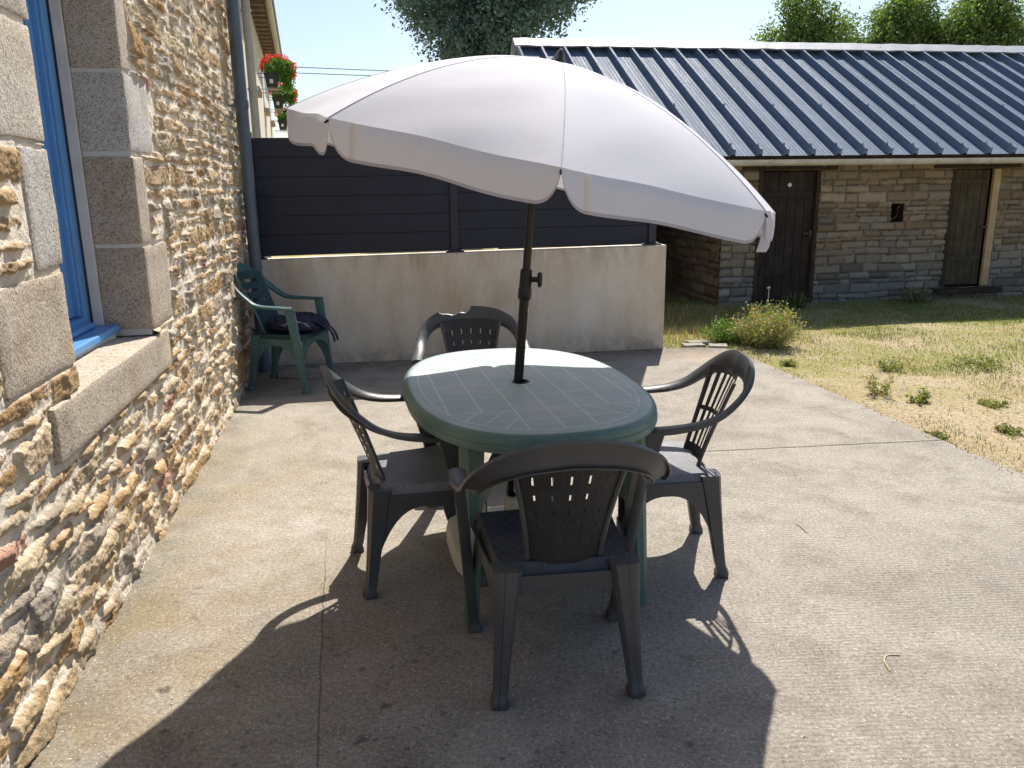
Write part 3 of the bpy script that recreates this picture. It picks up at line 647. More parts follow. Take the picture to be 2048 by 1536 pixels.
def flower_box(name, label, u, z, length, seed, hang=False):
    rg = np.random.default_rng(seed); base = N_mat @ Vector((u, 0.36, z))
    t = thing(name, label, 'flower box', tuple(base), math.atan2(ND.y, ND.x), 'flower boxes on the pale house'); t.scale = (1.65, 1.65, 1.65)
    bm = bmesh.new(); loft(bm, [[Vector((x*length/2*s, y*s2, zz)) for x, y in ((-1, -.08), (1, -.08), (1, .08), (-1, .08))] for zz, s, s2 in ((0, .94, .8), (.15, 1, 1), (.152, 1.03, 1.15), (.175, 1.03, 1.15))])
    obj('planter', bm, M['planter'], t)
    bm = bmesh.new()
    bm.free()
    for sx in (-1, 1):
        bm = bmesh.new(); tube(bm, [(sx*length*.42, 0.17, 0.17), (sx*length*.42, -0.1, 0.17), (sx*length*.42, -0.1, -0.02), (sx*length*.42, 0.16, -0.02)], 0.006, 6); obj('bracket', bm, M['gutter'], t)
    obj('label_plate', boxes([((-length/2-0.004, -0.02, 0.05), (-length/2+0.004, 0.025, 0.10))]), M['white'], t)
    n = 2600
    def f(n):
        x = rg.uniform(-1, 1, n)*length*.52; r = np.sqrt(rg.uniform(0, 1, n)); th = rg.uniform(0, math.pi*2, n)
        y = -0.06 - 0.10*0 + r*np.cos(th)*0.20-0.05; zz = 0.24 + r*np.sin(th)*0.13; dr = rg.random(n) < 0.25
        y = np.where(dr, -0.2+rg.normal(0, .04, n), y); zz = np.where(dr, rg.uniform(-0.02, 0.25, n), zz); return np.stack([x, y, zz], 1)
    V, Fc, cl = leaf_cloud(rg, n, f, 0.022, np.array([(0.10, 0.22, 0.03), (0.16, 0.30, 0.05), (0.06, 0.13, 0.02)])); obj('foliage', np_mesh('foliage', V, Fc, cl, False), M['leaf'], t)
    heads = rg.uniform(0, 1, (46, 3)); hx = (heads[:, 0]*2-1)*length*.55; ha = heads[:, 1]*3.4-0.5
    def g(n):
        k = rg.integers(0, 46, n); c = np.stack([hx[k], -0.08-0.21*np.cos(ha[k])*1.0, 0.22+0.17*np.sin(ha[k])], 1); return c+rg.normal(0, .017, (n, 3))
    V, Fc, cl = leaf_cloud(rg, 1700, g, 0.014, np.array([(0.75, 0.06, 0.05), (0.85, 0.14, 0.09), (0.70, 0.04, 0.09)])); obj('blossom', np_mesh('blossom', V, Fc, cl, False), M['petal'], t)
    return t
flower_box('flower_box', 'upper dark window box of red geraniums on the pale house, highest of the three', 11.3, 3.56, 0.5, 1)
flower_box('flower_box', 'middle dark window box of red geraniums, just below and right of the highest one', 16.0, 3.56, 0.5, 2)
flower_box('flower_box', 'lowest window box with mostly green leaves hanging over the fence top', 20.2, 3.30, 0.5, 3)

# ================================================================== SHED
SA = R_(9.5); SD = Vector((math.cos(SA), math.sin(SA), 0)); SN = Vector((math.sin(SA), -math.cos(SA), 0)); SP = Vector((3.966, 10.247, 0))
S_mat = Matrix((SD, -SN, Vector((0, 0, 1)))).transposed().to_4x4(); S_mat.translation = SP      # local: x along, y away
shed = thing('stone_shed', 'low stone outbuilding with blue grey ribbed steel roof and two plank doors', 'shed', tuple(SP), SA)
rng = random.Random(21)
us = np.arange(-1.385, 4.9, 0.0105); zs = np.arange(-0.12, 1.80, 0.0105)
pal2 = [(0.33, 0.26, 0.185, 5), (0.29, 0.225, 0.155, 4), (0.28, 0.24, 0.19, 4), (0.38, 0.31, 0.23, 2), (0.24, 0.18, 0.125, 1.5)]
D1 = (-0.93, -0.115, -0.05, 1.615); D2 = (1.69, 2.39, 0.10, 1.61); HO = (0.885, 1.065, 0.965, 1.195)
UU, ZZ, H, Cc = masonry(us, zs, rng, (0.045, 0.125), (0.11, 0.30), (0.010, 0.026), 0.005, pal2, (0.13, 0.105, 0.08), (), 0.55, True, 0.006)
gd = np.clip((0.75-ZZ)/0.5, 0, 1)*np.clip(fbm(UU*2, ZZ*2, 3, 71)*1.6, 0, 1); g_ = Cc.mean(-1, keepdims=True)*np.array((0.86, 0.90, 0.92)); Cc = Cc*(1-gd[..., None]*0.8)+g_*gd[..., None]*0.8
H = H - 0.012
co_us = us
me = wall_mesh('wall', us, zs, H, Cc, (0, 0), (1, 0), (0, -1), [D1, D2, HO])
obj('wall', me, M['shed_stone'], shed)
bm = boxes([((-1.38, 0.02, -0.1), (D1[0]-0.0, 0.45, 1.78)), ((D1[1], 0.02, -0.1), (HO[0], 0.45, 1.78)), ((HO[0], 0.02, -0.1), (HO[1], 0.45, HO[2])), ((HO[0], 0.02, HO[3]), (HO[1], 0.45, 1.78)), ((HO[1], 0.02, -0.1), (D2[0], 0.45, 1.78)),
            ((D2[1], 0.02, -0.1), (4.9, 0.45, 1.78)), ((D1[0], 0.02, D1[3]), (D1[1], 0.45, 1.78)), ((D2[0], 0.02, D2[3]), (D2[1], 0.45, 1.78)), ((D2[0], 0.02, -0.1), (D2[1], 0.45, D2[2])),
            ((-1.38, 4.7, -0.1), (4.9, 5.0, 1.78)), ((4.6, 0.46, -0.1), (4.9, 4.69, 1.78)), ((-3.4, 4.7, -0.1), (-1.38, 5.0, 1.78))])
obj('wall_core', bm, M['lintel'], shed)
# open bay at the left end, its back wall set deep in the dark
us2 = np.arange(-3.4, -1.2, 0.02); zs2 = np.arange(-0.1, 1.8, 0.02)
u_, z_, h_, c_ = masonry(us2, zs2, rng, (0.08, 0.15), (0.15, 0.36), (0.015, 0.03), 0.006, pal2, (0.15, 0.13, 0.10), (), 0.6, True, 0.006)
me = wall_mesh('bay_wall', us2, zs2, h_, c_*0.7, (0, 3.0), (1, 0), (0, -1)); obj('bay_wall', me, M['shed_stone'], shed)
us3 = np.arange(0.0, 3.05, 0.02); u_, z_, h_, c_ = masonry(us3, zs2, rng, (0.08, 0.15), (0.15, 0.36), (0.015, 0.03), 0.006, pal2, (0.15, 0.13, 0.10), (), 0.6, True, 0.006)
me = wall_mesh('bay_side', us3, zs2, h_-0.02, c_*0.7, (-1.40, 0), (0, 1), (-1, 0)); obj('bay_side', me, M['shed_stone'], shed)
obj('bay_end', boxes([((-3.45, 0.0, -0.1), (-3.25, 4.69, 1.95))]), M['lintel'], shed)
def door(a, b, z0, z1, mt, nb, dep):
    bm = bmesh.new(); w_ = (b-a)/nb; rg_ = random.Random(int(a*100))
    for k in range(nb): box(bm, (a+k*w_+0.003, dep+rg_.uniform(-.003, .003), z0+rg_.uniform(0, .015)), (a+(k+1)*w_-0.003, dep+0.03, z1-rg_.uniform(0, .008)))
    bmesh.ops.bevel(bm, geom=bm.edges[:], offset=0.002, segments=1, affect='EDGES')
    box(bm, (a+0.01, dep+0.028, z0), (b-0.01, dep+0.05, z1))
    return bm
d1 = obj('door', door(D1[0]+0.06, D1[1]-0.05, 0.02, 1.60, M['door'], 6, 0.05), M['door'], shed); tag(d1, 'darker weathered plank door at the left of the shed')
for lo, hi in (((D1[0], -0.004, -0.02), (D1[0]+0.055, 0.12, 1.61)), ((D1[1]-0.045, -0.004, -0.02), (D1[1], 0.12, 1.61))): obj('door_frame', boxes([(lo, hi)], 0.004), M['lintel'], shed)
for lo, hi in (((D1[0]+0.09, 0.028, 0.33), (D1[0]+0.5, 0.046, 0.40)), ((D1[0]+0.09, 0.028, 1.3), (D1[1]-0.08, 0.046, 1.36))): obj('batten', boxes([(lo, hi)], 0.003), M['door'], d1)
bm = bmesh.new(); lathe(bm, [(0.004, 0), (0.024, 0.0), (0.026, .006), (0.0, .012)], 12, Matrix.Translation((D1[0]+0.43, 0.05, 1.44)) @ Matrix.Rotation(R_(90), 4, 'X')); obj('white_knob', bm, M['white'], d1)
bm = boxes([((D1[1]-0.17, 0.02, 0.83), (D1[1]-0.03, 0.05, 0.86)), ((D1[1]-0.10, 0.0, 0.80), (D1[1]-0.07, 0.03, 0.89))], 0.003); obj('latch', bm, M['rust'], d1)
d2 = obj('door', door(D2[0]+0.07, D2[1]-0.115, 0.12, 1.60, M['door2'], 5, 0.05), M['door2'], shed); tag(d2, 'brown plank door beside the pale pine plank')
obj('door_frame', boxes([((D2[0], -0.002, 0.1), (D2[0]+0.065, 0.12, 1.61))], 0.004), M['lintel'], shed)
for lo, hi in (((D2[0]+0.09, 0.03, 0.45), (D2[1]-0.14, 0.046, 0.51)), ((D2[0]+0.09, 0.03, 1.42), (D2[1]-0.14, 0.046, 1.48))): obj('batten', boxes([(lo, hi)], 0.003), M['door2'], d2)
obj('latch', boxes([((D2[1]-0.2, 0.0, 0.86), (D2[1]-0.06, 0.03, 0.885))], 0.003), M['rust'], d2)
obj('doorstep', rough_block(0.95, 0.3, 0.07, rng, 0.015, amp=0.008), M['lintel'], shed).location = (D2[0]-0.1, -0.10, 0.02)
obj('pine_plank', boxes([((D2[1]-0.105, -0.012, 0.11), (D2[1]-0.005, 0.03, 1.605))], 0.003), M['plank'], shed)
for a, b in ((-1.15, 0.10), (1.42, 2.65)):
    obj('lintel', boxes([((a, -0.028, 1.618), (b, 0.25, 1.715))], 0.012), M['lintel'], shed)
# wall opening with an iron strap
obj('opening_liner', boxes([((HO[0], 0.25, HO[2]), (HO[1], 0.28, HO[3]))]), M['dark_in'], shed)
bm = bmesh.new(); tube(bm, [(0.93, 0.04, 0.99), (0.98, 0.02, 1.04), (1.0, 0.03, 1.10), (0.97, 0.02, 1.12), (1.03, 0.04, 1.17)], 0.010, 6); obj('iron_hook', bm, M['rust'], shed)
# roof
EY, EZ, RY, RZ = -0.34, 1.785, 2.70, 3.41; RL, RRr = -3.47, 6.4
sl = math.atan2(RZ-EZ, RY-EY); run = math.hypot(RZ-EZ, RY-EY)
Rm = Matrix.Translation((0, EY, EZ)) @ Matrix.Rotation(sl, 4, 'X')        # local x along, y up the slope, z out of the roof
seam = 0.333; bm = bmesh.new(); prof = []
x = RL
while x < RRr:
    prof += [(x, 0), (x+0.010, 0.082), (x+0.040, 0.082), (x+0.055, 0)]
    for k in (0.085, 0.135, 0.185, 0.235): prof += [(x+k+0.02-0.005, 0), (x+k+0.02, 0.0035), (x+k+0.02+0.005, 0)]
    x += seam
for (ya, yb, dz) in ((-0.02, run, 0),):
    A = [bm.verts.new((p[0], ya, p[1]+dz)) for p in prof]; B = [bm.verts.new((p[0], yb, p[1]+dz)) for p in prof]
    for i in range(len(prof)-1): bm.faces.new((A[i], A[i+1], B[i+1], B[i]))
bm.transform(Rm); bmesh.ops.solidify(bm, geom=bm.faces[:], thickness=-0.004)
roof = obj('roof', bm, M['roof'], shed)
bm = bmesh.new(); lathe(bm, [(0.012, 0.081), (0.012, 0.094), (0.006, 0.105), (0.001, 0.106)], 8); sm_ = bpy.data.meshes.new('roof_screw'); bm.to_mesh(sm_); bm.free(); sm_.materials.append(M['ridge'])
for i in range(29):
    xx = RL+seam*i
    for yy in ([0.10, run*0.36] if i % 2 else [0.12]) + ([run-0.06] if i % 2 else []):
        o_ = bpy.data.objects.new('roof_screw', sm_); C.objects.link(o_); o_.parent = roof; o_.matrix_local = Rm @ Matrix.Translation((xx+0.025, yy, 0))
bm = bmesh.new(); box(bm, (RL, 0, -0.06), (RRr, 3.04, -0.045)); bm.transform(Matrix.Translation((0, RY, RZ)) @ Matrix.Rotation(-sl, 4, 'X')); obj('rear_roof', bm, M['roof'], roof)
bm = bmesh.new(); rg_ = random.Random(8); rings = []
nx = 60
for i in range(nx+1):
    x = RL-0.02+(RRr-RL+0.04)*i/nx; w_ = rg_.uniform(-.006, .006)
    rings.append([Vector((x, RY-0.20+w_, RZ-0.20*math.tan(sl)+0.100+w_)), Vector((x, RY-0.02, RZ+0.115+w_)), Vector((x, RY+0.02, RZ+0.115+w_)), Vector((x, RY+0.24, RZ-0.24*math.tan(sl)+0.04)), Vector((x, RY+0.24, RZ-0.24*math.tan(sl)+0.03)), Vector((x, RY, RZ+0.105+w_)), Vector((x, RY-0.19+w_, RZ-0.20*math.tan(sl)+0.086+w_))])
loft(bm, rings); obj('ridge_cap', bm, M['ridge'], roof)
bm = bmesh.new(); hw = 0.070; rings = []
for x in (RL, RRr):
    rings.append([Vector((x, EY-0.03+hw*math.cos(t), EZ-0.055+hw*math.sin(t)*1.0)) for t in np.linspace(math.pi, 2*math.pi, 9)] + [Vector((x, EY-0.03+(hw-.006)*math.cos(t), EZ-0.055+(hw-.006)*math.sin(t))) for t in np.linspace(2*math.pi, math.pi, 9)])
loft(bm, rings)
gt = obj('gutter', bm, M['gutter'], shed, True)
for k in range(14):
    x = RL+0.3+k*0.72; bm = bmesh.new(); tube(bm, [(x, EY-0.03+0.073*math.cos(t), EZ-0.055+0.073*math.sin(t)) for t in np.linspace(math.pi, 2*math.pi, 8)], 0.006, 6); obj('gutter_bracket', bm, M['gutter'], gt)
obj('fascia', boxes([((-1.4, -0.20, 1.70), (RRr, -0.17, 1.80)), ((-3.4, -0.05, 1.70), (-1.36, 0.15, 1.80))], 0.003), M['lintel'], shed)
bm = bmesh.new(); vv = [bm.verts.new(p) for p in ((-3.3, -0.1, 1.7), (-3.3, 5.0, 1.7), (-3.3, RY, RZ-0.06), (-3.45, -0.1, 1.7), (-3.45, 5.0, 1.7), (-3.45, RY, RZ-0.06))]
for f in ((0, 1, 2), (5, 4, 3), (0, 3, 4, 1), (1, 4, 5, 2), (2, 5, 3, 0)): bm.faces.new([vv[i] for i in f])
obj('gable', bm, M['rafter'], shed)

# ================================================================== TREES
def tree(name, label, loc, rad, n, size, cols, mt, seed, nl=26, trunk_h=3.0, group=None, lobe=0.42, vstretch=1.0):
    rg = np.random.default_rng(seed); t = thing(name, label, 'tree', loc, 0, group)
    rx, ry, rz = rad
    # cluster centres inside an ellipsoid, biased to the shell
    d = rg.normal(size=(nl, 3)); d /= np.linalg.norm(d, axis=1)[:, None]; r = rg.uniform(0.25, 0.9, nl)**0.6
    cc = d*r[:, None]*np.array([rx, ry, rz])*(1-lobe*0.4); cr = rg.uniform(0.6, 1.25, nl)*lobe*min(rx, rz)
    ns = nl*22; k = rg.integers(0, nl, ns); dd = rg.normal(size=(ns, 3)); dd /= np.linalg.norm(dd, axis=1)[:, None]
    twig = cc[k]+dd*cr[k][:, None]*rg.uniform(0.55, 1.08, ns)[:, None]*np.array([1, 1, vstretch])
    tv = rg.uniform(0.8, 1.25, ns)
    kk = rg.integers(0, ns, n)
    def f(n_): return twig[kk] + rg.normal(size=(n_, 3))*(size*2.4)*np.array([1, 1, 1.25])
    V, Fc, cl = leaf_cloud(rg, n, f, size, cols)
    cl = cl*np.repeat(tv[kk], 4)[:, None]
    V = V+np.array([0, 0, trunk_h+rz*0.85])
    obj('crown', np_mesh('crown', V, Fc, cl, False), mt, t)
    bm = bmesh.new(); top = trunk_h+rz*1.2
    tube(bm, [(0, 0, -0.1), (0.05, 0, trunk_h*.5), (0, 0.05, trunk_h), (0.05, 0, top)], [0.05*rx+.1, 0.04*rx+.08, 0.03*rx+.06, 0.03], 10)
    for i in range(min(nl, 16)):
        c = Vector(cc[i])+Vector((0, 0, trunk_h+rz*.85)); s = Vector((0, 0, trunk_h+rz*0.2*(i % 4))); tube(bm, [s, (s+c)/2+Vector((0, 0, .1)), c], [0.02*rx+.03, 0.012*rx+.02, 0.01], 6)
    obj('trunk', bm, M['bark'], t, True)
    return t
dk = np.array([(0.11, 0.17, 0.165), (0.13, 0.20, 0.185), (0.09, 0.145, 0.145), (0.17, 0.24, 0.16)])  # leaf colours lifted and blued, distance haze painted into them
tree('broadleaf_tree', 'large dark blue green tree behind the parasol, tallest of the trees', (-0.45, 22, 0), (2.75, 2.6, 3.7), 95000, 0.060, dk, M['leafdark'], 4, 80, 3.6, None, 0.34)
lt = np.array([(0.14, 0.21, 0.06), (0.19, 0.27, 0.08), (0.10, 0.155, 0.05), (0.23, 0.30, 0.11)])
G = 'light green trees behind the steel roofed shed'
tree('poplar_tree', 'light green tree behind the shed roof, leftmost of the three', (12.3, 35, 0), (2.35, 1.9, 3.2), 70000, 0.075, lt, M['leaf'], 7, 60, 3.0, G, 0.32, 1.7)
tree('poplar_tree', 'light green tree in the middle of the three behind the shed roof', (15.9, 35.5, 0), (2.35, 1.9, 3.3), 70000, 0.075, lt, M['leaf'], 8, 60, 2.9, G, 0.32, 1.7)
tree('poplar_tree', 'light green broad tree behind the shed roof, rightmost of the three', (19.1, 34.5, 0), (2.5, 2.0, 3.2), 76000, 0.075, lt, M['leaf'], 9, 64, 2.9, G, 0.32, 1.7)
tree('poplar_tree', 'small green tree crown just showing over the shed roof at the right picture edge', (22.3, 37, 0), (1.6, 1.5, 2.2), 9000, 0.075, lt, M['leaf'], 12, 14, 3.2, G, 0.34, 1.7)

# power lines
for i, (z0, z1) in enumerate(((5.62, 4.80), (5.44, 4.75))):
    bm = bmesh.new(); tube(bm, [(-12+28*t, 30+0.3*i, z0+0.25+(z1-z0-0.3)*t-0.5*4*t*(1-t)*0.3) for t in np.linspace(0, 1, 14)], 0.013, 5)
    tag(obj('power_line', bm, M['wire']), ['upper of two thin overhead cables crossing the sky left of the parasol', 'lower of two thin overhead cables crossing the sky left of the parasol'][i], 'cable', 'overhead cables')

# ================================================================== CHAIRS
def band(path, wdir, width, name, parent, mt, notch=None, th=0.005, lip=0.017):
    rings = []
    n = len(path)
    for i, p in enumerate(path):
        t = (path[min(i+1, n-1)]-path[max(i-1, 0)]).normalized(); w = wdir[i]; w = (w-t*w.dot(t)).normalized(); nn = t.cross(w).normalized()
        hw = width[i]/2; ho = hw
        if notch: ho = hw-notch(p)
        pr = [(-hw, -lip), (-hw-0.002, -0.003), (-hw*0.7, 0.004), (0, 0.006), (hw*0.7 if not notch else min(hw*.7, ho-0.003), 0.004), (ho+0.002, -0.003), (ho, -lip), (ho-th, -lip), (ho-th, -0.006), (-hw+th, -0.006), (-hw+th, -lip)]
        rings.append([p+w*a+nn*b for a, b in pr])
    bm = bmesh.new(); loft(bm, rings)
    return obj(name, bm, mt, parent, 50)
def leg_mesh(top, bot, wt_, wb, inward):
    """tapered moulded leg; wt_, wb: (x width, y width); a raised fold down the outer corner"""
    bm = bmesh.new(); rings = []; N_ = 9
    for i in range(N_+1):
        t = i/N_; c = Vector(top).lerp(Vector(bot), t); e = (1-t)**1.6
        hx = (wb[0]+(wt_[0]-wb[0])*e)/2; hy = (wb[1]+(wt_[1]-wb[1])*e)/2; b = min(hx, hy)*0.35; sx = inward[0]; sy = inward[1]
        pts_ = [(-hx, -hy+b), (-hx+b, -hy), (hx*0.1, -hy), (hx*0.1+.003, -hy+.004), (hx-b, -hy+.003), (hx, -hy+b), (hx, hy-b*.3), (hx-b*.3, hy), (-hx+b*.3, hy), (-hx, hy-b*.3)]
        rings.append([c+Vector((px_*sx, py_*sy, 0)) for px_, py_ in pts_])
    c = Vector(bot); rings[-1] = [Vector((c.x+(q.x-c.x)*1.05, c.y+(q.y-c.y)*1.05, 0.028)) for q in rings[-1]]
    rings.append([Vector((c.x+(q.x-c.x)*1.22, c.y+(q.y-c.y)*1.22, 0.016)) for q in rings[-1]]); rings.append([Vector((c.x+(q.x-c.x)*1.0, c.y+(q.y-c.y)*1.0, 0.0)) for q in rings[-1]])
    loft(bm, rings); bmesh.ops.recalc_face_normals(bm, faces=bm.faces[:]); return bm
def make_chair(name, label, loc, rz, style='short', broken=False, P=None, group=None):
    P = P or dict(top=0.795, topy=-0.325, armx=0.288, armz=0.628, armf=0.075, seatz=0.42, mt=M['grey'], seat=M['seat'], pt=0.162, pb=0.108, rearfoot=(0.205, -0.245), frontfoot=(0.245, 0.19))
    t = thing(name, label, 'chair', loc, rz, group); mt = P['mt']; tz, ty, ax, az, af, szz = P['top'], P['topy'], P['armx'], P['armz'], P['armf'], P['seatz']
    dz = tz-az; dy = ty+0.13
    half = [(ax+0.006, af, az-0.004), (ax+0.004, af-0.09, az), (ax-0.008, -0.11, az+0.012), (ax-0.018, -0.165+dy*.1, az+dz*.22), (ax-0.034, -0.165+dy*.4, az+dz*.46), (ax-0.072, -0.15+dy*.72, az+dz*.70), (ax*.52, -0.14+dy*.90, az+dz*.885), (ax*.27, -0.135+dy*.98, az+dz*.972), (0, ty, tz)]
    wd = [(1, 0, 0), (1, 0, 0), (1, 0, .12), (.95, 0, .3), (.85, -.1, .55), (.6, -.15, .8), (.3, -.2, .95), (.12, -.2, 1), (0, -.2, 1)]
    wi = [0.054, 0.052, 0.050, 0.052, 0.058, 0.068, 0.078, 0.082, 0.083]
    L = catmull(half, 6); Wd = catmull(wd, 6); n_ = len(L); Wi = [wi[min(i//6, 8)]+(wi[min(i//6+1, 8)]-wi[min(i//6, 8)])*(i % 6)/6 for i in range(n_)]
    k = 13
    for sg in (1, -1):
        pa = [Vector((p.x*sg, p.y, p.z)) for p in L[:k+1]]; wa = [Vector((w.x*sg, w.y, w.z)) for w in Wd[:k+1]]
        if sg < 0: pa = pa[::-1]; wa = wa[::-1]; wx = Wi[:k+1][::-1]
        else: wx = Wi[:k+1]
        if sg < 0: wa = wa
        band(pa, wa, wx, 'armrest', t, mt)
    right = [(Vector(p), Vector(w), x) for p, w, x in zip(L[k:], Wd[k:], Wi[k:])]; left = [(Vector((-p.x, p.y, p.z)), Vector((-w.x, w.y, w.z)), x) for p, w, x in right[:-1]][::-1]
    allr = right+left
    nt = None
    if broken:
        def nt(p):
            x = p.x
            if -0.005 < x < 0.155: return 0.034*max(0, 1-((x-0.07)/0.085)**4) + 0.004*math.sin(x*90)
            return 0
        # resample densely for the break
        P2 = []
        for (a, b) in zip(allr[:-1], allr[1:]):
            for q in range(4): P2.append(tuple(a[i].lerp(b[i], q/4) if i < 2 else a[2]+(b[2]-a[2])*q/4 for i in range(3)))
        allr = P2+[allr[-1]]
    band([a[0] for a in allr], [a[1] for a in allr], [a[2] for a in allr], 'top_rail', t, mt, nt)
    # back panel with slots
    zb, zt2 = szz-0.01, tz-0.028; yb, yt = -0.185, ty+0.008
    if style == 'short': cols = [(c-.018, c+.018) for c in (-.72, -.37, -.02, .33, .68)]; rows = [(.20, .245), (.345, .39), (.49, .54), (.64, .69), (.79, .865)]
    elif style == 'long': cols = [(-.86, -.74), (-.58, -.46), (-.31, -.19), (-.05, .05), (.19, .31), (.46, .58), (.74, .86)]; rows = [(.12, .50), (.55, .93)]
    elif style == 'dots': cols = [(-.84, -.76), (-.52, -.44), (-.2, -.12), (.12, .2), (.44, .52), (.76, .84)]; rows = [(i*.1+.12, i*.1+.17) for i in range(8)]
    else: cols = [(-.72, .72)]; rows = [(.50, .55), (.66, .71), (.82, .87)]
    sx = sorted(set([-1.0, 1.0, -.95, .95]+[c for a in cols for c in a]+[round(x, 3) for x in np.linspace(-.9, .9, 7)])); sv = sorted(set([0.0, 1.0]+[c for a in rows for c in a]+[round(x, 3) for x in np.linspace(.05, .95, 10)]))
    bm = bmesh.new(); g = {}
    for i, s in enumerate(sx):
        for j, v in enumerate(sv):
            hwid = P['pb']+(P['pt']-P['pb'])*v**1.5; x = s*hwid; y = yb+(yt-yb)*(v**1.15)+0.55*x*x/0.2*(1-.25*v); z = zb+(zt2-zb)*v-abs(s)**2*0.012*v
            g[i, j] = bm.verts.new((x, y+0.004*math.cos(s*math.pi*5)*0, z))
    for i in range(len(sx)-1):
        for j in range(len(sv)-1):
            cx, cv = (sx[i]+sx[i+1])/2, (sv[j]+sv[j+1])/2
            if any(a < cx < b for a, b in cols) and any(a < cv < b for a, b in rows): continue
            bm.faces.new((g[i, j], g[i+1, j], g[i+1, j+1], g[i, j+1]))
    bmesh.ops.solidify(bm, geom=bm.faces[:], thickness=0.004)
    # rims down the sides of the panel
    for s in (-1, 1):
        pts_ = []
        for v in np.linspace(0, 1, 12):
            hwid = P['pb']+(P['pt']-P['pb'])*v**1.5; x = s*hwid; pts_.append((x, yb+(yt-yb)*(v**1.15)+0.55*x*x/0.2*(1-.25*v)-0.004, zb+(zt2-zb)*v-0.012*v))
        tube(bm, pts_, 0.008, 6)
    obj('backrest', bm, M['back'] if style != 'bars' else mt, t, 40)
    # seat shell with rolled edges
    nxs, nys = 17, 17; bm = bmesh.new(); g = {}
    for i in range(nxs):
        for j in range(nys):
            s = -1+2*i/(nxs-1); v = j/(nys-1); s2 = math.copysign(min(1, abs(s)/0.94), s); y = -0.20+0.43*v; hw = 0.205+0.03*v; ed = max(0, abs(s)-0.88)/0.12; fe_ = max(0, v-0.90)/0.10; be = max(0, 0.06-v)/0.06
            z = szz-0.012*(1-s*s)*math.sin(math.pi*min(1, v*1.1)) + 0.004*v
            x = s2*hw if ed == 0 else math.copysign(hw, s); z -= 0.045*ed+0.035*fe_*fe_+0.05*be
            if fe_: y = 0.20+0.03*math.sin(fe_*math.pi/2)
            y -= 0.018*(abs(s)**3)*v
            g[i, j] = bm.verts.new((x, y, z))
    for i in range(nxs-1):
        for j in range(nys-1): bm.faces.new((g[i, j], g[i+1, j], g[i+1, j+1], g[i, j+1]))
    bmesh.ops.solidify(bm, geom=bm.faces[:], thickness=0.005)
    obj('seat', bm, M['seat_sheen'] if style in ('dots', 'long') else P['seat'], t, 50)  # the two side chairs take the seat coloured with sun sheen
    # arched aprons joining legs under the seat
    bm = bmesh.new()
    rf, ff = P['rearfoot'], P['frontfoot']
    def arch(A, B, depth_side, zc, inw):
        A = Vector(A); B = Vector(B); n2 = 16; tp = []; lo = []
        for i in range(n2+1):
            v = i/n2; p = A.lerp(B, v); z_l = zc-0.05-depth_side*(abs(2*v-1)**2.6)
            tp.append(Vector((p.x, p.y, zc))); lo.append(Vector((p.x, p.y, z_l)))
        off = Vector(inw)*0.006
        loft(bm, [[a, b, b+off, a+off] for a, b in zip(tp, lo)])
    for s in (-1, 1):
        arch((s*0.206, -0.205, 0), (s*0.250, 0.17, 0), 0.19, szz-0.03, (-s, 0, 0))
    arch((-0.195, -0.208, 0), (0.195, -0.208, 0), 0.012, szz-0.03, (0, 1, 0)); arch((-0.235, 0.205, 0), (0.235, 0.205, 0), 0.09, szz-0.03, (0, -1, 0))
    obj('apron', bm, mt, t)
    for s in (-1, 1):
        obj('leg', leg_mesh((s*0.172, -0.185, szz-0.008), (s*rf[0], rf[1], 0.0), (0.088, 0.080), (0.040, 0.040), (s, 1)), mt, t, 45)
        bm = leg_mesh((s*(ax+0.004), af-0.025, az-0.012), (s*ff[0], ff[1], 0.0), (0.034, 0.070), (0.036, 0.046), (s, -1)); 
        obj('leg', bm, mt, t, 45)
    return t
GC = 'charcoal resin armchairs around the table'
make_chair('garden_armchair', 'charcoal plastic armchair seen from behind at the near end of the table', (0.125, 2.325, 0), R_(7), 'short', group=GC)
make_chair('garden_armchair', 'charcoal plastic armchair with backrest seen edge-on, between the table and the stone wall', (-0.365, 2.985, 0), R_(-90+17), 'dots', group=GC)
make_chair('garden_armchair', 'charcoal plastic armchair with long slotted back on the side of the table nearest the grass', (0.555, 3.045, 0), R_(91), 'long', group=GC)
make_chair('garden_armchair', 'charcoal plastic armchair with a piece broken out of its top rail, behind the table', (-0.195, 4.08, 0), R_(180+6), 'short', True, group=GC)
PG = dict(top=0.90, topy=-0.385, armx=0.275, armz=0.645, armf=0.16, seatz=0.43, mt=M['green_chair'], seat=M['green_chair'], pt=0.20, pb=0.15, rearfoot=(0.20, -0.26), frontfoot=(0.255, 0.21))
GCX = make_chair('green_armchair', 'faded green plastic armchair in the corner by the drainpipe holding a dark bag', (-1.69, 6.06, 0), R_(-90-9), 'bars', False, PG)

# dark quilted bag on the green chair
bm = bmesh.new(); bmesh.ops.create_icosphere(bm, subdivisions=5, radius=1)
for v in bm.verts:
    c = v.co.copy(); a = float(fbm(np.array([c.x*3.1+7]), np.array([c.y*3.1+c.z*4]), 4, 3)[0])-0.5; b = float(fbm(np.array([c.x*9]), np.array([c.y*9+c.z*7+3]), 3, 5)[0])-0.5
    v.co = Vector((c.x*0.19*(1+.25*a), c.y*0.19*(1+.2*a), 0.052+c.z*0.05*(1+1.1*a)+0.016*a+.012*b)); v.co.z = max(v.co.z, 0.0)
    if v.co.y > 0.1: v.co.z -= (v.co.y-0.1)*0.25; 
bag = thing('cloth_bag', 'rumpled navy quilted bag lying on the seat of the green armchair', 'bag', (-1.62, 6.05, 0.424), R_(-99)); bag.scale = (1.1, 1.2, 1.25)
obj('body', bm, M['navy'], bag, 'all')
bm = bmesh.new()
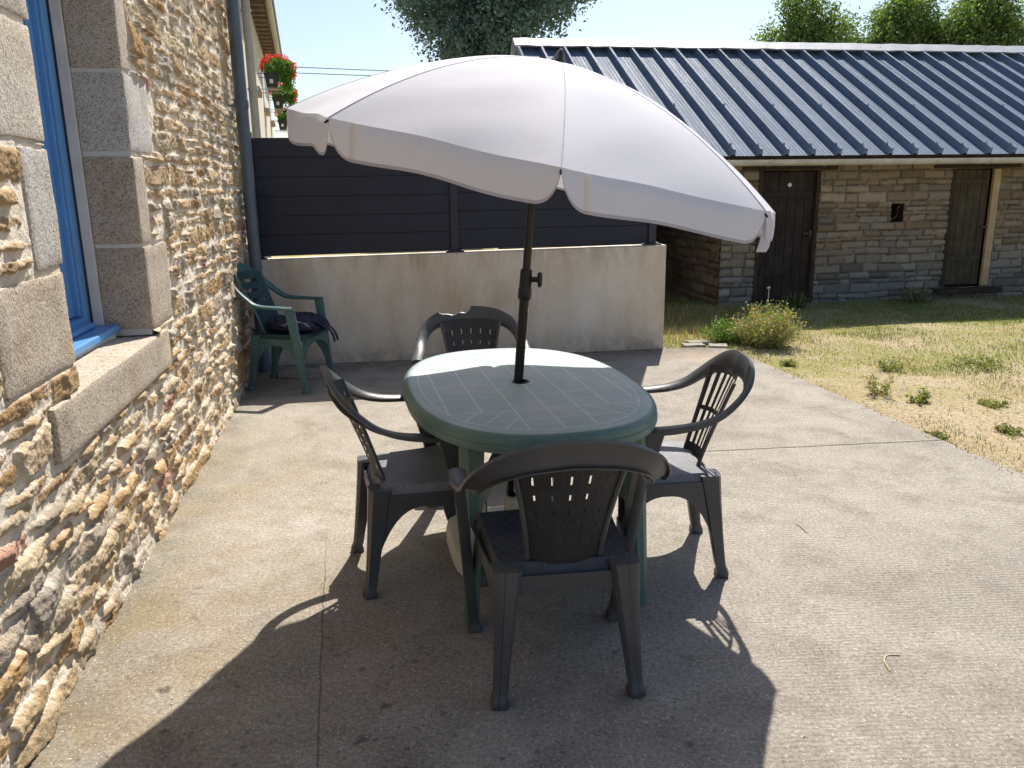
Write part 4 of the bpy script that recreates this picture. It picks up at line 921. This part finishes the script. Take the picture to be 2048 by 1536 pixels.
for i, (x0, dx) in enumerate(((0.05, 0.03), (-0.02, 0.05))):
    pts_ = catmull([(x0, 0.12, 0.07), (x0+dx, 0.19, 0.05), (x0+dx, 0.245, 0.01), (x0+dx*.6, 0.26, -0.05)], 5); rings = []
    for p in pts_: rings.append([p+Vector((-0.022, 0, 0)), p+Vector((0.022, 0.004, 0)), p+Vector((0.022, 0, 0.005)), p+Vector((-0.022, -0.004, 0.005))])
    loft(bm, rings)
obj('strap', bm, M['navy'], bag)
# flat stone under the green chair
bm = rough_block(0.34, 0.22, 0.035, random.Random(4), 0.006, amp=0.004); bm.transform(Matrix.Rotation(R_(-8), 4, 'Z')); fs = obj('paving_stone', bm, M['flag']); fs.location = (-1.88, 6.28, 0.001)
tag(fs, 'small flat grey stone lying on the terrace under the green armchair', 'stone')

# ================================================================== TABLE
TA = R_(12.3); tb = thing('garden_table', 'oval green plastic garden table with tile pattern top and dusty surface', 'table', (0.035, 3.115, 0), TA)
def sup(a, b, n_, e=2.5):
    out = []
    for k in range(n_):
        t = 2*math.pi*k/n_; c, s = math.cos(t), math.sin(t); out.append((math.copysign(abs(c)**(2/e), c)*a, math.copysign(abs(s)**(2/e), s)*b))
    return out
prof = [(-0.075, 0.684-0.03), (-0.012, 0.684-0.034), (-0.004, 0.655), (-0.006, 0.664), (0.0, 0.667), (0.0, 0.680), (-0.004, 0.682), (-0.003, 0.697), (-0.008, 0.708), (-0.018, 0.7155), (-0.034, 0.7195), (-0.048, 0.718), (-0.056, 0.7175), (-0.2, 0.718), (-0.36, 0.718)]
bm = bmesh.new(); rings = []
for dx, z in prof: rings.append([Vector((x, y, z)) for x, y in sup(0.462+dx, 0.718+dx, 96)])
V = loft(bm, rings, False); bm.faces.new(V[0][::-1])
hole = [bm.verts.new((0.032*math.cos(2*math.pi*k/96), 0.032*math.sin(2*math.pi*k/96), 0.718)) for k in range(96)]; hb = [bm.verts.new((0.030*math.cos(2*math.pi*k/96), 0.030*math.sin(2*math.pi*k/96), 0.69)) for k in range(96)]
for k in range(96):
    j = (k+1) % 96; bm.faces.new((V[-1][k], V[-1][j], hole[j], hole[k])); bm.faces.new((hole[k], hole[j], hb[j], hb[k]))
bm.faces.new(hb)
obj('tabletop', bm, M['table'], tb, 40)
bm = bmesh.new(); lathe(bm, [(0.030, 0.70), (0.036, 0.7205), (0.031, 0.7225), (0.026, 0.715), (0.026, 0.70)], 24); obj('hole_ring', bm, M['blackp'], tb, True)
for sx in (-1, 1):
    for sy in (-1, 1):
        bm = bmesh.new(); rings = []
        for i in range(9):
            t = i/8; c = Vector((sx*(0.285+0.025*t), sy*(0.50+0.05*t), 0.665*(1-t))); w_ = 0.085-0.035*t; d_ = 0.075-0.03*t
            rings.append([c+Vector((sx*a*w_/2, sy*b*d_/2, 0)) for a, b in ((-1, -.7), (-.7, -1), (.7, -1), (1, -.7), (1, .3), (.4, 1), (-.4, 1), (-1, .3))])
        loft(bm, rings); bmesh.ops.recalc_face_normals(bm, faces=bm.faces[:]); obj('leg', bm, M['green_leg'], tb, 45)
for sx in (-1, 1):
    for sy in (-1, 1):
        bm = bmesh.new(); a = Vector((sx*0.285, sy*0.49, 0.40)); b = Vector((sx*0.03, sy*0.14, 0.645)); dr = (b-a).normalized(); si = dr.cross(Vector((0, 0, 1))).normalized(); up = si.cross(dr)
        loft(bm, [[p+si*x*0.018+up*z*0.024 for x, z in ((-1, -1), (1, -1), (1, 1), (-1, 1))] for p in (a, b)]); obj('brace', bm, M['green_leg'], tb)

# ================================================================== PARASOL
pb_ = Vector((0.026, 3.122, 0.0)); J = Vector((0.087, 3.12, 1.47)); H0 = Vector((0.0255, 3.122, 0.72)); dirp = (J-H0).normalized(); foot = H0-dirp*(0.72-0.05)/dirp.z
par = thing('parasol', 'ecru canvas garden parasol tilted over the table on a black pole', 'parasol', tuple(foot))
T0 = Matrix.Translation(-foot)
def ppart(name, bm_, mt, parent=par, smooth=False): bm_.transform(T0); return obj(name, bm_, mt, parent, smooth)
Cn = Vector((0.108, 3.116, 1.563)); nrm = Vector((0.215, -0.034, 0)); nrm.z = math.sqrt(1-nrm.x**2-nrm.y**2)
ex = Vector((0, 1, 0)).cross(nrm).normalized(); ey = nrm.cross(ex).normalized(); RR, PHI, HH = 0.937, 0.040, 0.353
apex = Cn+nrm*HH
at = lambda z: foot+dirp*((z-foot.z)/dirp.z)
bm = bmesh.new(); tube(bm, [foot, at(1.13)], 0.019, 20); ppart('lower_pole', bm, M['black'], smooth=True)
bm = bmesh.new(); tube(bm, [at(1.10), J], 0.0155, 20); tube(bm, [J-nrm*0.02, apex-nrm*0.01], 0.0155, 16); ppart('upper_pole', bm, M['black'], smooth=True)
bm = bmesh.new(); tube(bm, [at(1.045), at(1.055), at(1.085), at(1.10), at(1.155), at(1.165)], [0.022, 0.0265, 0.0265, 0.0235, 0.0235, 0.021], 20); cl = ppart('clamp', bm, M['blackp'], smooth=True)
kc = at(1.125); bm = bmesh.new(); tube(bm, [kc+Vector((0.02, -0.004, 0)), kc+Vector((0.045, -0.009, 0))], 0.011, 12)
Km = Matrix.Translation(kc+Vector((0.045, -0.009, 0))) @ Vector((1, -0.2, 0)).to_track_quat('Z', 'Y').to_matrix().to_4x4(); rings = []
for z, r in ((0, 0.010), (0.004, 0.026), (0.010, 0.030), (0.016, 0.026), (0.018, 0.010)):
    rings.append([Km @ Vector((r*(1+0.13*math.cos(6*a))*math.cos(a), r*(1+0.13*math.cos(6*a))*math.sin(a), z)) for a in np.linspace(0, 2*math.pi, 37)[:-1]])
loft(bm, rings); ppart('knob', bm, M['blackp'], cl, True)
bm = boxes([((0.0185, -0.012, 0), (0.0215, 0.006, 0.03))]); bm.transform(Matrix.Translation(at(0.985))); ppart('sticker', bm, M['white'])
bm = bmesh.new(); tube(bm, [J-dirp*0.04, J+nrm*0.04], 0.024, 14); ppart('tilt_joint', bm, M['blackp'], smooth=True)
bm = bmesh.new(); tube(bm, [apex-nrm*0.005, apex+nrm*0.008, apex+nrm*0.012, apex+nrm*0.040, apex+nrm*0.046], [0.032, 0.030, 0.024, 0.013, 0.004], 18); ppart('finial', bm, M['blackp'], smooth=True)
bm = bmesh.new(); tube(bm, [apex+nrm*0.045, apex+nrm*0.053], [0.008, 0.004], 10); ppart('finial_tip', bm, M['ridge'])
def canopy_pt(i, t, rho):
    """gore i of eight, t 0..1 across, rho 0..1 from apex to edge"""
    def rib(k, r):
        th = k*math.pi/4+PHI; d = ex*math.sin(th)-ey*math.cos(th)
        return Cn + d*RR*r*(1.0+0.025*math.sin(math.pi*r)) + nrm*(HH*(1-r**1.75))
    a = rib(i, rho); b = rib(i+1, rho); p = a.lerp(b, t); s = 4*t*(1-t)
    p = p - (p-Cn-nrm*nrm.dot(p-Cn))*0.035*s*rho**3            # edge pulled in
    p = p + nrm*0.010*s*math.sin(math.pi*min(1, rho*1.05))     # slight belly
    e = min(t, 1-t)
    p = p + nrm*(0.0022*math.sin(9*t+5*rho+i*1.7)*s*rho + 0.0012*math.sin(e*95+i)*math.exp(-e/0.09)*rho**5*min(1, e*30) + 0.002*math.sin(23*rho+i*2+7*t)*s*rho)
    return p
bm = bmesh.new(); NT, NR, NV = 36, 30, 10
for i in range(8):
    g = [[bm.verts.new(canopy_pt(i, a/NT, b/NR)) for b in range(1, NR+1)] for a in range(NT+1)]
    ap = bm.verts.new(apex)
    for a in range(NT):
        bm.faces.new((ap, g[a][0], g[a+1][0]))
        for b in range(NR-1): bm.faces.new((g[a][b], g[a][b+1], g[a+1][b+1], g[a+1][b]))
    # valance
    LV, cc_ = 0.106, 0.10; ts = sorted(set([0.0]+[cc_*(1-math.cos(k*math.pi/16)) for k in range(0, 9)]+[round(x, 4) for x in np.linspace(cc_, 1-cc_, 19)]+[1-cc_*(1-math.cos(k*math.pi/16)) for k in range(0, 9)]))
    mid = (canopy_pt(i, 0.0, 1)+canopy_pt(i, 1.0, 1))/2; outw = (mid-Cn); outw.z = 0; outw.normalize()
    dwn = (Vector((0, 0, -1))*0.80-nrm*0.20+outw*0.05).normalized(); col_ = []
    for t in ts:
        e = min(t, 1-t); Lx = LV*math.sqrt(max(0, 1-((cc_-e)/cc_)**2)) if e < cc_ else LV; Lx = max(Lx, 0.012) + 0.003*math.sin(t*9+i)
        top_ = canopy_pt(i, t, 1.0); wob = outw*(0.003*math.sin(t*11+i*2)+0.001*math.sin(t*31+i))
        hs = [Lx*k/NV*((Lx-0.0095)/Lx) for k in range(NV+1)]+[Lx]
        col_.append([bm.verts.new(top_+dwn*h+outw*0.014*math.sin(min(1, h/0.04)*1.57)*min(1, e/0.16)+wob*(h/LV)) for h in hs])
    for a in range(len(ts)-1):
        for b in range(NV+1):
            f = bm.faces.new((col_[a][b], col_[a][b+1], col_[a+1][b+1], col_[a+1][b])); f.material_index = 1 if b == NV else 0
bmesh.ops.recalc_face_normals(bm, faces=bm.faces[:])
cn = ppart('canopy', bm, [M['canopy'], M['hem']], smooth='all')
bm = bmesh.new(); tube(bm, [apex-nrm*0.03, apex-nrm*0.06], 0.03, 16); ppart('hub', bm, M['blackp'])
for i in range(8):
    bm = bmesh.new(); tube(bm, [canopy_pt(i, 0.0, r)-nrm*0.009 for r in np.linspace(0.04, 1.0, 14)]+[canopy_pt(i, 0, 1.0)-nrm*0.009+(canopy_pt(i, 0, 1.0)-canopy_pt(i, 0, .95)).normalized()*0.012], 0.0035, 6)
    ppart('rib', bm, M['black'])
    bm = bmesh.new(); tube(bm, [canopy_pt(i, 0.0, r)+nrm*0.0002 for r in np.linspace(0.04, 1.0, 30)], 0.0016, 5); ppart('seam', bm, M['hem'], cn)
    bm = bmesh.new(); tube(bm, [canopy_pt(i, 0.0, 0.45)-nrm*0.016, apex-nrm*0.28], 0.003, 6); ppart('strut', bm, M['black'])
bm = bmesh.new(); tube(bm, [apex-nrm*0.26, apex-nrm*0.30], 0.026, 14); ppart('runner', bm, M['blackp'])
# tie strap hanging from the low tip on the right
tp = canopy_pt(1, 0.0, 1.0); bm = bmesh.new(); rings = []
for k, p in enumerate(catmull([tp+Vector((0.004, 0.02, 0)), tp+Vector((0.018, 0.03, -0.05)), tp+Vector((0.010, 0.03, -0.10)), tp+Vector((0.004, 0.035, -0.125))], 5)):
    rings.append([p+Vector((-0.016, 0, 0)), p+Vector((0.014, -0.008+0.004*math.sin(k), 0)), p+Vector((0.014, -0.005, 0.002)), p+Vector((-0.016, 0.003, 0.002))])
loft(bm, rings); ppart('tie_strap', bm, M['canopy'])
# parasol base
bs = thing('ballast_block', 'cream concrete parasol foot block standing on the terrace under the table', 'ballast', (0.0, 3.10, 0), R_(12))
bm = bmesh.new(); rings = []
for s, z in ((0.94, 0.0), (1.0, 0.012), (1.0, 0.045), (0.985, 0.048), (0.985, 0.052), (1.0, 0.055), (0.97, 0.082), (0.86, 0.100), (0.20, 0.108)): rings.append([Vector((x, y, z)) for x, y in sup(0.27*s, 0.27*s, 48, 4.5)])
loft(bm, rings); obj('block', bm, M['concrete_base'], bs, 35)
bm = bmesh.new(); lathe(bm, [(0.034, 0.10), (0.034, 0.24), (0.026, 0.245), (0.026, 0.10)], 20); obj('socket', bm, M['concrete_base'], bs, True)

# ================================================================== YARD VEGETATION
rg = np.random.default_rng(77)
def edge_x(y): return 2.005+(7.227-y)*0.1855
def blades(pos, hgt, wid, col, lean=0.35):
    n = len(pos); th = rg.uniform(0, 2*np.pi, n); d = np.stack([np.cos(th), np.sin(th), np.zeros(n)], 1); side = np.stack([-np.sin(th), np.cos(th), np.zeros(n)], 1)
    h = hgt[:, None]; w = wid[:, None]; ln = rg.uniform(0.1, 1, n)[:, None]*lean
    b0 = pos-side*w; b1 = pos+side*w; m0 = pos+d*h*ln*.35+np.array([0, 0, 1])*h*.55; m1 = m0+side*w*.7; m0 = m0-side*w*.7; tp = pos+d*h*ln+np.array([0, 0, 1])*h*np.clip(1-ln*.35, .5, 1)
    V = np.stack([b0, b1, m1, m0, tp], 1).reshape(-1, 3); base = np.arange(n)[:, None]*5
    return V, base+np.array([[0, 1, 2, 3]]), base+np.array([[3, 2, 4, 4]]), np.repeat(col, 5, 0)
def blade_mesh(name, pos, hgt, wid, col, lean=0.35):
    V, q, t, c = blades(pos, hgt, wid, col, lean); me = bpy.data.meshes.new(name)
    F4 = q; F3 = t[:, :3]; me.vertices.add(len(V)); me.vertices.foreach_set('co', V.astype(np.float32).ravel())
    li = np.concatenate([F4.ravel(), F3.ravel()]).astype(np.int32); me.loops.add(len(li)); me.loops.foreach_set('vertex_index', li)
    st = np.concatenate([np.arange(len(F4))*4, len(F4)*4+np.arange(len(F3))*3]).astype(np.int32); tot = np.concatenate([np.full(len(F4), 4), np.full(len(F3), 3)]).astype(np.int32)
    me.polygons.add(len(st)); me.polygons.foreach_set('loop_start', st); me.polygons.foreach_set('loop_total', tot); me.update(calc_edges=True)
    a = me.color_attributes.new('Col', 'FLOAT_COLOR', 'POINT'); c4 = np.ones((len(V), 4), np.float32); c4[:, :3] = c; a.data.foreach_set('color', c4.ravel()); return me
dry = np.array([(0.46, 0.36, 0.16), (0.50, 0.40, 0.20), (0.30, 0.21, 0.10), (0.34, 0.31, 0.12)]); grn = np.array([(0.15, 0.21, 0.05), (0.20, 0.27, 0.07), (0.12, 0.17, 0.05), (0.27, 0.30, 0.10)])
n = 260000
x = rg.uniform(1.3, 9.5, n); y = 3.3+7.4*rg.random(n)
keep = (x > edge_x(y)+0.01-0.09*rg.random(n)**4) | (y > 7.3); keep &= (y < 10.25+(x-3.97)*0.167-0.03) | (x < 2.62); keep &= rg.random(n) < np.clip((13-y)/9+0.3, .35, 1)
x, y = x[keep], y[keep]
gp = fbm(x*1.3+3, y*2.2, 5, 91, 0.65); bare = fbm(x*1.1+20, y*1.1, 4, 17); near = np.clip((6.3-y)/1.2, 0, 1)*np.clip((x-edge_x(y)-0.10)/0.3, 0.35, 1)
k2 = rg.random(len(x)) < np.clip(1.1-near*1.03-np.clip((bare-0.44)*5, 0, .85), 0.03, 1); x, y, gp = x[k2], y[k2], gp[k2]
isg = rg.random(len(x)) < np.clip((gp-0.42)*5+0.2+np.clip((y-6.5)*.12, 0, .3), 0.06, 0.9)*np.clip((y-3.9)/1.6, .15, 1); shade = (y > 8.6); isg = isg | (shade & (rg.random(len(x)) < 0.45))
col = np.where(isg[:, None], grn[rg.integers(0, 4, len(x))], dry[rg.integers(0, 4, len(x))])*rg.uniform(.75, 1.2, len(x))[:, None]
hg = rg.uniform(0.010, 0.030, len(x))*(1+0.5*isg); tall = (x < 2.9) & (y > 7.3); hg = np.where(tall, hg*1.3, hg)
z = np.where((x < edge_x(y)) & (y < 7.2), 0.0, -0.035)
tag(obj('grass', blade_mesh('grass', np.stack([x, y, z], 1), hg, rg.uniform(.0015, .0032, len(x)), col, 0.9), M['blade']), 'sparse dry yellow and green lawn grass between the terrace and the shed', 'grass', kind='stuff')
# tall weedy fringe with seed heads behind the wall end
n = 5200; x = rg.uniform(1.35, 3.0, n); y = 7.55+rg.random(n)*2.2; k3 = rg.random(n) < np.clip(1.2-(x-1.3)*0.35, .2, 1); x, y = x[k3], y[k3]; n = len(x)
col = np.where((rg.random(n) < .35)[:, None], grn[rg.integers(0, 4, n)], np.array([(0.42, 0.30, 0.20), (0.48, 0.38, 0.2), (0.40, 0.24, 0.2)])[rg.integers(0, 3, n)])
tag(obj('tall_grass', blade_mesh('tall_grass', np.stack([x, y, np.full(n, -.035)], 1), rg.uniform(.04, .15, n), rg.uniform(.0015, .003, n), col, 0.7), M['blade']), 'tall seeding weeds with pinkish heads along the shaded foot of the shed bay', 'weeds', kind='stuff')
# gravel
n = 9000; x = rg.uniform(2.1, 8, n); y = rg.uniform(3.2, 8.0, n); k4 = (x > edge_x(y)+.01); x, y = x[k4], y[k4]; n = len(x)
tet = np.array([(1, 0, 0), (-.5, .87, 0), (-.5, -.87, 0), (0, 0, .8)]); s = rg.uniform(.003, .010, n)[:, None, None]; an = rg.uniform(0, 6.28, n); ca, sa = np.cos(an), np.sin(an)
Rz = np.zeros((n, 3, 3)); Rz[:, 0, 0] = ca; Rz[:, 0, 1] = -sa; Rz[:, 1, 0] = sa; Rz[:, 1, 1] = ca; Rz[:, 2, 2] = 1
V = (tet[None]*s) @ Rz.transpose(0, 2, 1) + np.stack([x, y, np.full(n, -.028)], 1)[:, None]; base = np.arange(n)[:, None, None]*4
Fc = (base+np.array([[0, 1, 3], [1, 2, 3], [2, 0, 3]])[None]).reshape(-1, 3); cs = np.repeat(np.array([(0.36, 0.31, 0.25), (0.45, 0.41, 0.35), (0.25, 0.2, 0.16)])[rg.integers(0, 3, n)], 4, 0)
tag(obj('gravel', np_mesh('gravel', V.reshape(-1, 3), Fc, cs, False), M['rubble']), 'fine scattered gravel on the dry soil beside the terrace', 'gravel', kind='stuff')
def weed(name, label, x, y, r, h, n, cols, seed, stalks=10, group=None, ls=0.014, z0=-0.035):
    rg = np.random.default_rng(seed); t = thing(name, label, 'weed', (x, y, z0), 0, group)
    ang = rg.uniform(0, 6.28, stalks); rr = r*np.sqrt(rg.uniform(0.02, 1, stalks)); hh = h*(1-0.45*(rr/r)**2)*rg.uniform(.6, 1.05, stalks); bx = rr*np.cos(ang); by = rr*np.sin(ang)
    bm = bmesh.new()
    for i in range(stalks): tube(bm, [(bx[i]*.35, by[i]*.35, 0), (bx[i]*.7, by[i]*.7, hh[i]*.5), (bx[i]*1.05, by[i]*1.05, hh[i])], [.0022, .0018, .001], 4)
    obj('stems', bm, M['straw'], t)
    k = rg.integers(0, stalks, n); v = rg.uniform(0.03, 1, n)
    c = np.stack([bx[k]*(.35+.7*v), by[k]*(.35+.7*v), hh[k]*v], 1)+rg.normal(0, r*.10+.006, (n, 3))*np.array([1, 1, .6]); c[:, 2] = np.maximum(c[:, 2], .004)
    V, Fc, cl_ = leaf_cloud(rg, n, lambda n_: c, ls, np.array(cols)); obj('leaves', np_mesh('leaves', V, Fc, cl_, False), M['leaf'], t)
    return t
wc = [(0.20, 0.26, 0.08), (0.30, 0.33, 0.12), (0.15, 0.20, 0.06), (0.46, 0.36, 0.20), (0.50, 0.33, 0.27)]
weed('weed_bush', 'big bushy weed with pinkish tips at the far corner of the terrace', 2.42, 7.5, 0.33, 0.44, 8500, wc, 1, 110, ls=0.013)
weed('weed_bush', 'green leafy half of the corner weeds, left of the big pinkish bush', 2.10, 7.68, 0.24, 0.24, 3600, [(0.13, 0.23, 0.04), (0.18, 0.29, 0.06), (0.10, 0.16, 0.03)], 2, 45, ls=0.013)
GW = 'small weeds scattered over the dry yard'
for i, (x, y, r, h, c, lb) in enumerate([(2.66, 5.62, .12, .20, 3, 'thin tall dry weed in bare soil a step from the terrace edge'), (2.85, 5.42, .08, .10, 0, 'dark green low weed right of the thin tall dry weed'), (3.3, 5.3, .10, .04, 3, 'flat dry weed clump out on the pale gravel'),
        (2.36, 6.62, .10, .07, 0, 'low green weed at the terrace edge beyond the grey chair'), (2.78, 3.98, .13, .07, 0, 'green clover like weed at the terrace edge nearest the right picture border'), (2.55, 4.62, .07, .04, 3, 'dry little tuft where the terrace joint meets the soil'),
        (3.05, 4.7, .09, .05, 3, 'dry low tuft on the gravel right of the terrace joint'), (3.9, 6.5, .24, .08, 0, 'bright green weed patch in the middle of the yard'), (3.1, 6.4, .13, .12, 0, 'leafy weed in the grass between the bush and the bright green patch'), 
        (3.55, 9.9, .22, .22, 2, 'dark nettle clump at the foot of the shed between door and wall'), (5.15, 10.15, .3, .20, 2, 'dark weed clump against the shed wall under the square hole')]):
    weed('small_weed', lb, x, y, r, h, 420 if r < .15 else 1100, [[(0.16, 0.21, 0.07), (0.24, 0.27, 0.10), (0.34, 0.30, 0.14)], 0, [(0.05, 0.09, 0.03), (0.08, 0.12, 0.04)], [(0.36, 0.30, 0.15), (0.2, 0.24, 0.08)]][c], 30+i, 9 if r < .15 else 26, GW, 0.012)
# grit and crumbs lying on the concrete
n = 420; y = 1.2+6*rg.random(n)**0.9; x = rg.uniform(-1.6, 1, n)+rg.random(n)*1.4; ok = (x < edge_x(y)-.03) & (x*0.985+y*0.173 > -0.93) & (y < 6.6+x*.14); x, y = x[ok], y[ok]
ex_ = edge_x(rg.uniform(1.5, 7, 160)); ye = rg.uniform(1.5, 7.1, 160); x = np.concatenate([x, edge_x(ye)-np.abs(rg.normal(0, .05, 160))]); y = np.concatenate([y, ye]); 
xb = rg.uniform(-1.9, 1.35, 260); x = np.concatenate([x, xb]); y = np.concatenate([y, 7.04+xb*.149-np.abs(rg.normal(0, .05, 260))-.02]); n = len(x)
s = rg.uniform(.0015, .0045, n)[:, None, None]; an = rg.uniform(0, 6.28, n); ca, sa = np.cos(an), np.sin(an); Rz = np.zeros((n, 3, 3)); Rz[:, 0, 0] = ca; Rz[:, 0, 1] = -sa; Rz[:, 1, 0] = sa; Rz[:, 1, 1] = ca; Rz[:, 2, 2] = 1
V = (tet[None]*s) @ Rz.transpose(0, 2, 1) + np.stack([x, y, np.full(n, .0005)], 1)[:, None]; base = np.arange(n)[:, None, None]*4
Fc = (base+np.array([[0, 1, 3], [1, 2, 3], [2, 0, 3]])[None]).reshape(-1, 3); cs = np.repeat(np.array([(0.10, 0.08, 0.06), (0.5, 0.45, 0.36), (0.16, 0.13, 0.09)])[rg.integers(0, 3, n)], 4, 0)
tag(obj('grit', np_mesh('grit', V.reshape(-1, 3), Fc, cs, False), M['rubble']), 'fine crumbs and grit scattered on the concrete terrace', 'grit', kind='stuff')
# garden stake
st = thing('garden_stake', 'thin grey stake with a white tip in front of the left shed door', 'stake', (2.98, 9.25, -0.035))
bm = bmesh.new(); tube(bm, [(0, 0, 0), (0, 0, .33)], .006, 6); obj('rod', bm, M['gutter'], st)
bm = bmesh.new(); tube(bm, [(-.02, 0, .325), (.012, 0, .335)], .011, 6); obj('cap', bm, M['white'], st)
# flagstones at the far corner of the terrace
for i, (x, y, a, b, rz) in enumerate(((1.62, 7.36, .20, .13, 5), (1.84, 7.33, .17, .12, -8), (1.70, 7.50, .22, .12, 12))):
    bm = rough_block(a, b, 0.03, random.Random(i), 0.006, amp=0.006); f_ = obj('flagstone', bm, M['flag']); f_.location = (x, y, -0.022); f_.rotation_euler.z = R_(rz)
    tag(f_, ['flat stone at the far terrace corner, nearest the low wall', 'flat stone at the far terrace corner, nearest the weed bush', 'flat stone at the far terrace corner, behind the other two'][i], 'flagstone', 'flagstones at the far terrace corner')
# straw bits on the terrace
for i, (p, lb) in enumerate([([(1.16, 2.20), (1.165, 2.25), (1.19, 2.285), (1.23, 2.285)], 'curved straw stalk lying alone on the terrace at lower right'), ([(1.27, 3.22), (1.265, 3.27), (1.26, 3.32)], 'short straw bit on the terrace farther out than the curved one')]):
    bm = bmesh.new(); tube(bm, catmull([(a, b, .003+.002*math.sin(j*2)) for j, (a, b) in enumerate(p)], 5), .0022, 5); tag(obj('straw_stalk', bm, M['straw']), lb, 'straw', 'straw stalks on the terrace')
